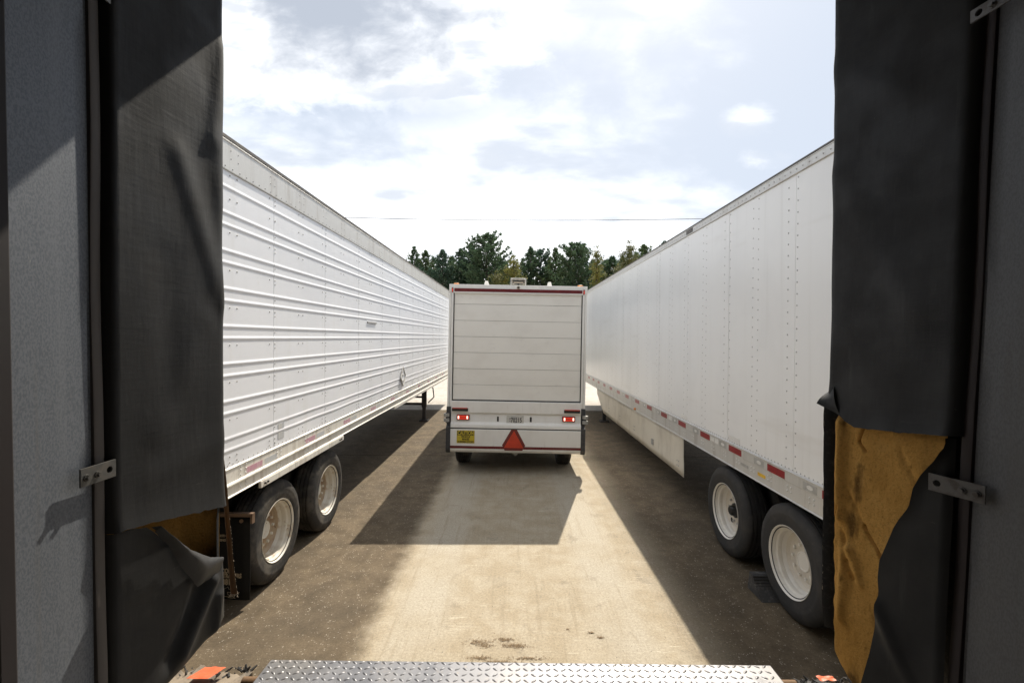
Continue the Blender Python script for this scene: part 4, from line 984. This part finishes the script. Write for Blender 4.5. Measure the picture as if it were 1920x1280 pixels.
# rear frame: posts, header, sill
for q in (-1, 1): MB().box(min(q * TW, q * 1.178), max(q * TW, q * 1.178), 0.0, 0.09, 1.22, TH - 0.145).build('rear_post', W_, tk, bevel=0.008)
for q in (-1, 1):
    MB().box(min(q * 1.217, q * 1.221), max(q * 1.217, q * 1.221), -0.0015, 0.01, 1.22, TH - 0.16).build('post_seam', M['seam'], tk)
MB().box(-TW, TW, -0.004, 0.09, TH - 0.145, TH).build('header', W_, tk, bevel=0.008)
MB().box(-1.178, 1.178, -0.012, 0.03, TH - 0.158, TH - 0.134).build('header_lip', W_, tk, bevel=0.004)
# roll up door, seven panels
dr = MB().box(-1.178, 1.178, 0.055, 0.075, 1.335, TH - 0.15).build('roll_up_door', M['seam'], tk)
zl = [1.352, 1.627, 1.919, 2.215, 2.505, 2.799, 3.097, TH - 0.150]
for i in range(7):
    MB().box(-1.162, 1.162, 0.022 + 0.002 * (i % 2), 0.05, zl[i] + 0.0022, zl[i + 1] - 0.0022).build('door_panel', P_, dr, bevel=0.004)
for q in (-1, 1): MB().box(min(q * 1.163, q * 1.175), max(q * 1.163, q * 1.175), 0.012, 0.054, 1.345, TH - 0.16).build('door_seal', M['black'], tk)
MB().box(-1.172, 1.172, 0.010, 0.06, 1.333, 1.3515).build('bottom_seal', M['black'], tk)
# apron panel below the door, recessed lamp band, bumper
MB().box(-1.185, 1.185, -0.030, 0.09, 1.118, 1.333).build('sill_panel', W_, tk, bevel=0.012)
rows = []
prof = [(0.09, 1.118), (0.004, 1.114), (0.0, 1.106), (0.0, 0.960), (-0.004, 0.950), (-0.042, 0.915), (-0.046, 0.905), (-0.046, 0.852), (-0.040, 0.847), (0.09, 0.845)]
MB().grid([[(x, y, z) for y, z in prof] for x in (-1.185, 0, 1.185)]).build('lamp_band', W_, tk, smooth=30)
MB().box(-1.185, 1.185, -0.030, 0.05, 0.826, 0.844).build('rubber_strip', M['black'], tk)
prof = [(0.10, 0.826), (-0.040, 0.826), (-0.046, 0.820), (-0.046, 0.812), (-0.046, 0.482), (-0.046, 0.470), (-0.043, 0.450), (-0.030, 0.420), (-0.005, 0.398), (0.04, 0.388), (0.12, 0.388)]
MB().grid([[(x, y, z) for y, z in prof] for x in (-1.185, -0.6, 0, 0.6, 1.185)]).build('bumper', W_, tk, smooth=30)
MB().box(-1.16, 1.16, -0.0065, -0.0045, TH - 0.080, TH - 0.142 + 0.122).build('red_stripe', M['stripe'], tk) if False else MB().box(-1.165, 1.165, -0.0145, -0.0045, TH - 0.132, TH - 0.074).build('red_stripe', M['stripe'], tk)
MB().box(-1.185, 1.185, -0.0475, -0.0465, 0.474, 0.522).build('red_stripe', M['stripe'], tk)
for q in (-1, 1):
    X0 = lambda a, b: (min(q * a, q * b), max(q * a, q * b))
    a, b = X0(1.187, 1.268)
    cg = MB().prism([(a, -0.02, 1.225), (a, -0.02, 1.10), (a, 0.02, 1.06), (a, 0.02, 0.90), (a, -0.055, 0.86), (a, -0.058, 0.46), (a, -0.02, 0.39), (a, 0.25, 0.39), (a, 0.25, 1.225)], (b - a, 0, 0)).build('corner_guard', M['guard'], tk, bevel=0.012)
    for z in (0.985, 1.075):
        MB().cyl((q * 1.262, -0.035, z - 0.030), (q * 1.262, -0.035, z + 0.030), 0.052, n=20).build('guide_roller', M['roller'], tk, bevel=0.006)
    MB().cyl((q * 1.262, -0.035, 0.94), (q * 1.262, -0.035, 1.12), 0.016, n=10).build('roller_pin', M['black'], tk)
    # reflector bar
    a, b = X0(0.872, 1.165)
    rb = MB().box(a, b, -0.052, -0.030, 1.150, 1.205).build('reflector_bar', M['black'], tk, bevel=0.005)
    MB().box(a + 0.01, b - 0.01, -0.056, -0.034, 1.196, 1.211).build('reflector', M['reflector'], rb)
    # lit tail lamp
    a, b = X0(0.842, 1.080)
    tl = MB().box(a, b, -0.030, -0.001, 0.985, 1.085).build('tail_lamp', M['tri_red'], tk, bevel=0.018, segs=3)
    MB().box(a + 0.016 if q > 0 else a + 0.014, b - 0.016, -0.036, -0.028, 1.000, 1.070).build('lens', M['lamp_red'], tl, bevel=0.012)
    for u in (0.885, 1.045):
        MB().box(*X0(u - 0.013, u + 0.013), -0.040, -0.034, 1.008, 1.062).build('bulb', M['lamp_hot'], tl, bevel=0.009, segs=3)
    MB().box(*X0(0.905, 1.02), -0.0385, -0.034, 1.029, 1.041).build('lens_bar', M['tri_red'], tl)
    # header marker lamp
    ml = MB().box(*X0(1.183, 1.212), -0.016, -0.003, TH - 0.150, TH - 0.062).build('marker_lamp_housing', M['black'], tk, bevel=0.008)
    MB().box(*X0(1.189, 1.206), -0.020, -0.014, TH - 0.140, TH - 0.078).build('lens', M['lamp_dim'], ml, bevel=0.006)
    # amber beacon
    bc = MB().cyl((q * 1.155, 0.20, TH - 0.02), (q * 1.155, 0.20, TH + 0.012), 0.058, n=20).build('beacon', M['black'], tk)
    MB().cyl((q * 1.155, 0.20, TH + 0.012), (q * 1.155, 0.20, TH + 0.040), 0.054, 0.048, n=20).build('lens', M['amber'], bc, smooth=40)
    MB().cyl((q * 1.155, 0.20, TH + 0.040), (q * 1.155, 0.20, TH + 0.048), 0.050, 0.03, n=20).build('cap', M['black'], bc, smooth=40)
    # white tapered antenna
    xx = -0.595 if q < 0 else 0.585
    MB().prism([(xx - 0.055, 0.22, TH - 0.02), (xx + 0.055, 0.22, TH - 0.02), (xx + 0.026, 0.22, TH + 0.098), (xx - 0.026, 0.22, TH + 0.098)], (0, 0.09, 0)).build('roof_fin', W_, tk, bevel=0.008)
    # slots beside the plate
    xx = -0.328 if q < 0 else 0.272
    MB().box(xx - 0.017, xx + 0.017, -0.008, 0.002, 0.968, 1.058).build('grip_slot', M['black'], tk, bevel=0.012, segs=3)
# hooded work lamp and camera on the header
wl = MB().box(-0.142, 0.142, 0.14, 0.34, TH + 0.138, TH + 0.150).box(-0.142, -0.132, 0.14, 0.34, TH - 0.02, TH + 0.138).box(0.132, 0.142, 0.14, 0.34, TH - 0.02, TH + 0.138).box(-0.132, 0.132, 0.33, 0.34, TH + 0.055, TH + 0.138).build('lamp_hood', W_, tk)
MB().prism([(-0.10, 0.16, TH + 0.110), (0.10, 0.16, TH + 0.110), (0.108, 0.16, TH + 0.062), (0.07, 0.16, TH + 0.042), (-0.07, 0.16, TH + 0.042), (-0.108, 0.16, TH + 0.062)], (0, 0.10, 0)).build('work_lamp', M['black'], tk, bevel=0.006)
MB().box(-0.092, 0.092, 0.154, 0.160, TH + 0.055, TH + 0.083).build('work_lamp_glass', M['lamp_glass'], tk)
MB().cyl((0, 0.2, TH - 0.02), (0, 0.2, TH + 0.045), 0.018, n=10).build('work_lamp_post', M['black'], tk)
cm = MB().cyl((0.0, -0.004, TH - 0.045), (0.0, -0.016, TH - 0.045), 0.030, n=20).build('rear_camera', M['lamp_glass'], tk, smooth=40)
MB().cyl((0.0, -0.016, TH - 0.045), (0.0, -0.026, TH - 0.045), 0.018, n=16).build('camera_lens', M['black'], cm)
# number plate
lp = MB().box(-0.172, 0.145, -0.010, 0.002, 0.922, 1.082).build('license_plate', M['plate'], tk, bevel=0.004)
TR = (R(90), 0, 0)
text('plate_number', '70215', 0.118, M['ink'], lp, (0.008, -0.0125, 0.995), TR, 0.002, 0.70)
text('plate_prefix', 'H', 0.036, M['ink'], lp, (-0.108, -0.0125, 1.022), TR, 0.001, 0.9)
text('plate_prefix', '4', 0.036, M['ink'], lp, (-0.108, -0.0125, 0.982), TR, 0.001, 0.9)
MB().box(-0.085, 0.055, -0.0112, -0.0101, 1.054, 1.064).box(0.10, 0.13, -0.0112, -0.0101, 1.054, 1.064).box(-0.04, 0.015, -0.0112, -0.0101, 0.940, 0.949).build('small_print', M['rivet'], lp)
# caution sign
cs = MB().box(-1.068, -0.745, -0.0485, -0.0462, 0.570, 0.800).build('caution_sign', M['sign_yellow'], tk)
MB().box(-1.060, -0.753, -0.0495, -0.0486, 0.712, 0.794).build('header_band', M['ink'], cs)
text('header_lettering', 'CAUTION', 0.098, M['sign_yellow'], cs, (-0.9065, -0.0505, 0.752), TR, 0.004, 0.66)
for b_, z, sz, sx in (('VEHICLE', 0.685, 0.046, 0.92), ('MAKES', 0.641, 0.046, 0.92), ('SUDDEN STOPS', 0.593, 0.046, 0.90)):
    text('lettering', b_, sz, M['ink'], cs, (-0.9065, -0.0498, z), TR, 0.0016, sx)
# slow vehicle triangle
cx = -0.002 + -0.02
tr_ = MB().prism([(cx - 0.060, -0.050, 0.830), (cx + 0.045, -0.050, 0.830), (cx + 0.200, -0.050, 0.545), (cx + 0.172, -0.050, 0.500), (cx + 0.148, -0.050, 0.452), (cx - 0.172, -0.050, 0.452), (cx - 0.198, -0.050, 0.505), (cx - 0.222, -0.050, 0.545)], (0, 0.003, 0)).build('warning_triangle', M['tri_red'], tk)
MB().prism([(cx - 0.008, -0.0528, 0.812), (cx + 0.168, -0.0528, 0.500), (cx - 0.188, -0.0528, 0.500)], (0, 0.0024, 0)).build('orange_face', M['tri_orange'], tr_)
# wheels, axle, hitch, underbody
for q in (-1, 1):
    wheel(tk, (q * 0.985 - 0.03, 0.82, 0.418), q, 0.42, 0.285, 0.225, M['tyre_worn'], M['rim_clean'], 0.10, 'cap', False, 5)
    wheel(tk, (q * 0.985 - 0.03, 5.9, 0.418), q, 0.42, 0.26, 0.225, M['tyre_worn'], M['rim_clean'], 0.10, 'cap', False, 5)
MB().cyl((-0.95, 0.82, 0.42), (0.9, 0.82, 0.42), 0.07, n=14).box(-0.5, -0.4, 0.1, 6.5, 0.62, 0.80).box(0.4, 0.5, 0.1, 6.5, 0.62, 0.80).box(-0.16, 0.13, 0.68, 0.95, 0.30, 0.56).build('chassis', M['steel_dark'], tk)
MB().cyl((0, 0.10, 0.33), (0, 0.10, 0.40), 0.03, n=14).box(-0.05, 0.05, 0.05, 0.4, 0.36, 0.42).build('tow_hitch', M['roller'], tk)
MB().box(1.252, 1.272, 0.30, 0.36, 2.60, 2.66).box(1.252, 1.28, 0.16, 0.20, 2.44, 2.48).build('side_marker', M['reflector'], tk)

# ------------------------------------------------------------------ trees beyond the yard
def tube_into(mb, path, r, n=5): mb.tube(path, r, n)
def pine(label, px, top_py, Y, width_px, m, seed, dens=1.0, low=0.22, conic=0.75):
    rnd = random.Random(seed)
    x = (px - 960) / F * Y; H = CAMZ + (633 - top_py) / F * Y; Wd = width_px / F * Y
    t = thing('pine_tree', label, 'pine tree', (x, Y, -0.02), (0, 0, 0), 'pines behind the yard')
    MB().tube([(0, 0, 0), (0.08 * rnd.uniform(-1, 1), 0.05, H * 0.35), (0.15 * rnd.uniform(-1, 1), 0, H * 0.7), (0, 0, H * 0.97)], [0.20, 0.16, 0.09, 0.02], 7).build('trunk', M['bark'], t, smooth=60)
    lim = MB(); cr = MB()
    def tuft(p, d, L):
        a = d.orthogonal().normalized(); b = d.cross(a)
        for k in range(7):
            q = rnd.uniform(0, 2 * math.pi); sp = rnd.uniform(0.25, 0.95)
            e = (d * rnd.uniform(0.5, 1.0) + (a * math.cos(q) + b * math.sin(q)) * sp).normalized() * L * rnd.uniform(0.7, 1.15)
            w = e.cross(Vector((rnd.uniform(-1, 1), rnd.uniform(-1, 1), rnd.uniform(-1, 1)))).normalized() * L * 0.17
            cr.add([p - w * 0.4, p + e * 0.55 - w, p + e, p + e * 0.55 + w], [(0, 1, 2, 3)])
    nb = int(80 * dens + H * 1.5)
    for i in range(nb):
        k = ((i + rnd.random()) / nb) ** 0.7; z = H * (low + (0.985 - low) * k)
        prof = max(0.10, min(1.0, (1 - k) / 0.42) ** conic)
        L = Wd * 0.50 * prof * rnd.uniform(0.45, 1.2)
        az = i * 2.399 + rnd.uniform(-0.5, 0.5); up = rnd.uniform(0.05, 0.45) + 0.35 * k
        d = Vector((math.cos(az), math.sin(az), up)).normalized()
        p0 = Vector((0, 0, z)); p1 = p0 + d * L * 0.6; p2 = p0 + d * L + Vector((0, 0, 0.10 * L))
        lim.tube([p0, p1, p2], [0.045 * (1 - k) + 0.012, 0.022, 0.008], 4)
        nt = max(4, int(L / 0.13))
        for j in range(nt):
            f = 0.22 + 0.78 * (j + rnd.random()) / nt
            p = p0.lerp(p1, f / 0.6) if f < 0.6 else p1.lerp(p2, (f - 0.6) / 0.4)
            side = Vector((-d.y, d.x, 0)) * rnd.uniform(-1, 1) * L * 0.30 * (1.1 - f) + Vector((0, 0, rnd.uniform(-0.12, 0.2)))
            tuft(p + side, (d + Vector((0, 0, 0.6)) + side * 0.6).normalized(), rnd.uniform(0.26, 0.42))
    for j in range(8): tuft(Vector((0, 0, H - 0.08 * j)), Vector((rnd.uniform(-.3, .3), rnd.uniform(-.3, .3), 1)).normalized(), 0.34)
    lim.build('limb', M['bark'], t, kind='stuff')
    cr.build('crown', m, t, kind='stuff')
    return t
def broadleaf(label, px, top_py, Y, width_px, m, seed, sparse=1.0, shape='round', n=2600):
    rnd = random.Random(seed)
    x = (px - 960) / F * Y; H = CAMZ + (633 - top_py) / F * Y; Wd = width_px / F * Y
    t = thing('broadleaf_tree', label, 'tree', (x, Y, -0.02))
    MB().tube([(0, 0, 0), (0.1, 0, H * 0.4), (0.0, 0.1, H * 0.75), (0.05, 0, H * 0.98)], [0.20, 0.15, 0.07, 0.012], 7).build('trunk', M['bark'], t, smooth=60)
    lim = MB(); cr = MB(); tips = []
    for i in range(46):
        k = (i + rnd.random()) / 46; z = H * (0.22 + 0.72 * k)
        pr = math.sin(math.pi * (0.12 + 0.80 * k)) if shape == 'round' else (1 - k) ** 0.8 + 0.06
        L = Wd * 0.52 * pr * rnd.uniform(0.55, 1.1); az = i * 2.399 + rnd.uniform(-.5, .5)
        d = Vector((math.cos(az), math.sin(az), rnd.uniform(0.25, 0.9))).normalized()
        p0 = Vector((0, 0, z - 0.2 * L)); p1 = p0 + d * L
        lim.tube([p0, p0.lerp(p1, 0.5) + Vector((0, 0, 0.06 * L)), p1], [0.05 * (1 - k) + 0.012, 0.022, 0.006], 4)
        for q in range(4): tips.append((p0.lerp(p1, rnd.uniform(0.45, 1.05)) + Vector((rnd.gauss(0, .2), rnd.gauss(0, .2), rnd.gauss(0, .2))), rnd.uniform(0.22, 0.5) * (0.6 + 0.4 * pr)))
    tips.append((Vector((0, 0, H - 0.2)), 0.25))
    for i in range(int(n * sparse)):
        c, r = rnd.choice(tips)
        p = c + Vector((rnd.gauss(0, 1), rnd.gauss(0, 1), rnd.gauss(0, 0.8))) * r * 0.62
        a = Vector((rnd.gauss(0, 1), rnd.gauss(0, 1), rnd.gauss(0, 1))).normalized(); b = a.orthogonal().normalized()
        s_ = rnd.uniform(0.06, 0.125)
        cr.add([p - a * s_, p - b * s_ * 0.7, p + a * s_, p + b * s_ * 0.7], [(0, 1, 2, 3)])
    lim.build('limb', M['bark'], t, kind='stuff'); cr.build('crown', m, t, kind='stuff')
    return t
N1, N2, N3 = M['needle'], M['needle2'], M['needle3']
pine('slim pine rising by the roof of the ribbed trailer', 776, 466, 62, 60, N1, 11, 0.9)
pine('thin pine second from the ribbed trailer roof', 797, 472, 64, 54, N2, 12, 0.9)
pine('twin topped looking pine left of the gap in the treeline', 829, 471, 60, 80, N3, 13)
pine('narrow pine just left of the tallest group', 862, 469, 63, 67, N1, 14)
pine('tall pine touching the left flank of the tallest pine', 884, 456, 62, 88, N3, 15)
pine('tallest broad pine of the treeline above the truck roof', 912, 439, 58, 138, N1, 16, 1.7, 0.10, 0.62)
pine('small dark pine between the yellow tree and tallest pine', 940, 486, 66, 80, N3, 17)
pine('slender pine just right of the truck roof lamp', 994, 465, 60, 71, N1, 18)
pine('round topped dark pine right of the slender pine', 1012, 470, 62, 78, N3, 19, 1.2, 0.12, 0.35)
pine('pointed conical pine above the right roof fin', 1040, 466, 60, 80, N2, 20, 1.0, 0.1, 0.95)
pine('broad bushy pine above the right end of the truck', 1076, 457, 57, 105, N1, 21, 1.5, 0.1, 0.42)
pine('thin leader of pine beside the broad bushy pine', 1091, 458, 63, 67, N3, 22)
pine('dark pine half hidden left of the olive crown tree', 1146, 482, 58, 88, N1, 23, 1.2)
pine('pine peeping over the smooth trailer roof at right', 1206, 459, 60, 92, N2, 24)
pine('pine mostly hidden behind the smooth trailer roof', 1245, 452, 63, 75, N3, 25)
pine('back row pine in the gap left of the twin topped pine', 812, 484, 70, 49, N1, 41, 1.1)
pine('back row pine in the gap right of the twin topped pine', 846, 483, 71, 53, N2, 42, 1.1)
pine('low pine filling under the left flank of the tallest pine', 872, 488, 70, 58, N1, 43, 1.2)
pine('back row pine seen left of the truck roof lamp', 948, 494, 72, 58, N1, 44, 1.2)
pine('back row pine between slender pine and truck roof lamp', 978, 490, 71, 51, N3, 45, 1.2)
pine('back row pine between round topped and conical pines', 1027, 488, 70, 56, N1, 46, 1.2)
pine('back row pine between conical and broad bushy pines', 1057, 486, 71, 56, N3, 47, 1.2)
pine('back row pine behind the thin yellowing tree', 1110, 488, 70, 62, N1, 48, 1.2)
pine('back row pine right of the thin yellowing tree', 1132, 490, 71, 56, N3, 49, 1.2)
pine('back row pine behind the olive crowned tree', 1166, 480, 70, 62, N1, 50, 1.2)
pine('back row pine beside the smooth trailer roof edge', 1192, 474, 71, 56, N1, 51, 1.2)
pine('back row pine at the ribbed trailer roof edge', 785, 488, 70, 56, N3, 52, 1.2)
broadleaf('yellow green autumn tree behind the truck roof lamp', 962, 478, 54, 56, M['leaf_yellow'], 31, 1.0, 'round', 7000)
broadleaf('thin sparse yellowing tree with bare pointed top', 1118, 459, 53, 40, M['leaf_yellow'], 32, 1.0, 'cone', 4200)
broadleaf('olive brown broad crowned tree by the smooth trailer roof', 1178, 449, 53, 72, M['leaf_olive'], 33, 1.0, 'round', 7500)
broadleaf('low rusty tree at the foot of the tallest pine', 930, 506, 53, 44, M['leaf_olive'], 34, 1.0, 'round', 3600)
# the wood behind them reads as one mass
rnd = random.Random(5); mb = MB()
for i in range(46000):
    x = rnd.uniform(-46, 46); yy = rnd.uniform(64, 74)
    hmax = 13.2 + 2.0 * noise.noise((x * 0.35, 3, 0)) + 1.8 * noise.noise((x * 1.3, 7, 0))
    z = hmax * rnd.random() ** 0.75
    p = Vector((x, yy, z)); a = Vector((rnd.gauss(0, 1), rnd.gauss(0, 1), rnd.gauss(0, 1))).normalized(); b = a.orthogonal().normalized(); s_ = rnd.uniform(0.10, 0.26)
    mb.add([p - a * s_, p - b * s_ * 0.6, p + a * s_, p + b * s_ * 0.6], [(0, 1, 2, 3)])
for i in range(90):
    x = rnd.uniform(-46, 46); yy = rnd.uniform(64, 74); mb.tube([(x, yy, 0), (x + rnd.uniform(-.3, .3), yy, rnd.uniform(8, 11))], [0.14, 0.05], 5)
wd = mb.build('woodland', M['leaf_dark'], None, kind='stuff')
tag(wd, 'dense dark wood behind the single trees', 'woodland')

# overhead wire
wp = []
for i in range(33):
    x = -64 + 4 * i; u = (x + 1.0) / 20
    wp.append((x, 55.0, CAMZ + (633 - 413.5) / F * 55.0 + 0.10 * u * u * 2.2))
w = MB().tube(wp, 0.032, 6).build('overhead_wire', M['wire']); tag(w, 'single thin overhead wire crossing the sky above the trees', 'wire')

# ------------------------------------------------------------------ litter on the concrete
rnd = random.Random(9); mb = MB()
for i in range(1700):
    x = rnd.uniform(-2.6, 2.3); y = 2.2 + 7.5 * rnd.random() ** 1.6
    if -1.1 < x < 1.35 and rnd.random() < 0.82: continue
    r = rnd.uniform(0.0012, 0.0038) * (1.6 if rnd.random() < 0.06 else 1)
    c = Vector((x, y, r * 0.4)); q = [Vector((rnd.uniform(.6, 1.2) * dx, rnd.uniform(.6, 1.2) * dy, dz * .7)) * r for dx, dy, dz in ((1, 0, 0), (0, 1, 0), (-1, 0, 0), (0, -1, 0), (0, 0, 1), (0, 0, -1))]
    mb.add([c + p for p in q], [(0, 1, 4), (1, 2, 4), (2, 3, 4), (3, 0, 4), (1, 0, 5), (2, 1, 5), (3, 2, 5), (0, 3, 5)])
gv = mb.build('gravel', M['pebble'], None, kind='stuff'); tag(gv, 'scattered pale grit and small stones on the concrete', 'gravel')
def straw(label, blobs, seed):
    rnd = random.Random(seed); c0 = Vector(pt(*blobs[0][:2], F * CAMZ / (blobs[0][1] - 633))); c0.z = 0
    t = thing('leaf_litter', label, 'leaf litter', tuple(c0)); mb = MB()
    for px, py, rx, ry, n in blobs:
        Y = F * CAMZ / (py - 633); c = Vector(((px - 960) / F * Y, Y, 0)) - c0
        for k in range(n):
            p = c + Vector((rnd.gauss(0, rx * 0.5), rnd.gauss(0, ry * 0.5), 0.001 + abs(rnd.gauss(0, 0.003)))); a = rnd.uniform(0, math.pi); L = rnd.uniform(0.006, 0.022)
            d = Vector((math.cos(a), math.sin(a), rnd.uniform(-.1, .25))) * L; w = Vector((-math.sin(a), math.cos(a), 0)) * rnd.uniform(0.0007, 0.003)
            mb.add([p - w, p + d - w * .3, p + d + w * .3, p + w], [(0, 1, 2, 3)])
    o = mb.build('straw', M['straw'], t, kind='stuff')
straw('clumps of dry pine straw on the pale concrete lane', [(900, 1208, 0.10, 0.035, 170), (915, 1214, 0.06, 0.02, 70), (950, 1202, 0.06, 0.025, 120), (972, 1214, 0.11, 0.03, 210), (945, 1207, 0.2, 0.08, 60)], 4)
straw('thin line of dry straw along the leveller plate edge', [(905, 1237, 0.10, 0.02, 150), (940, 1244, 0.14, 0.012, 130), (995, 1238, 0.15, 0.02, 150)], 6)
straw('small scraps of dry leaf right of the straw clumps', [(1112, 1188, 0.03, 0.012, 40), (1130, 1197, 0.03, 0.012, 40), (1068, 1182, 0.02, 0.01, 20)], 8)
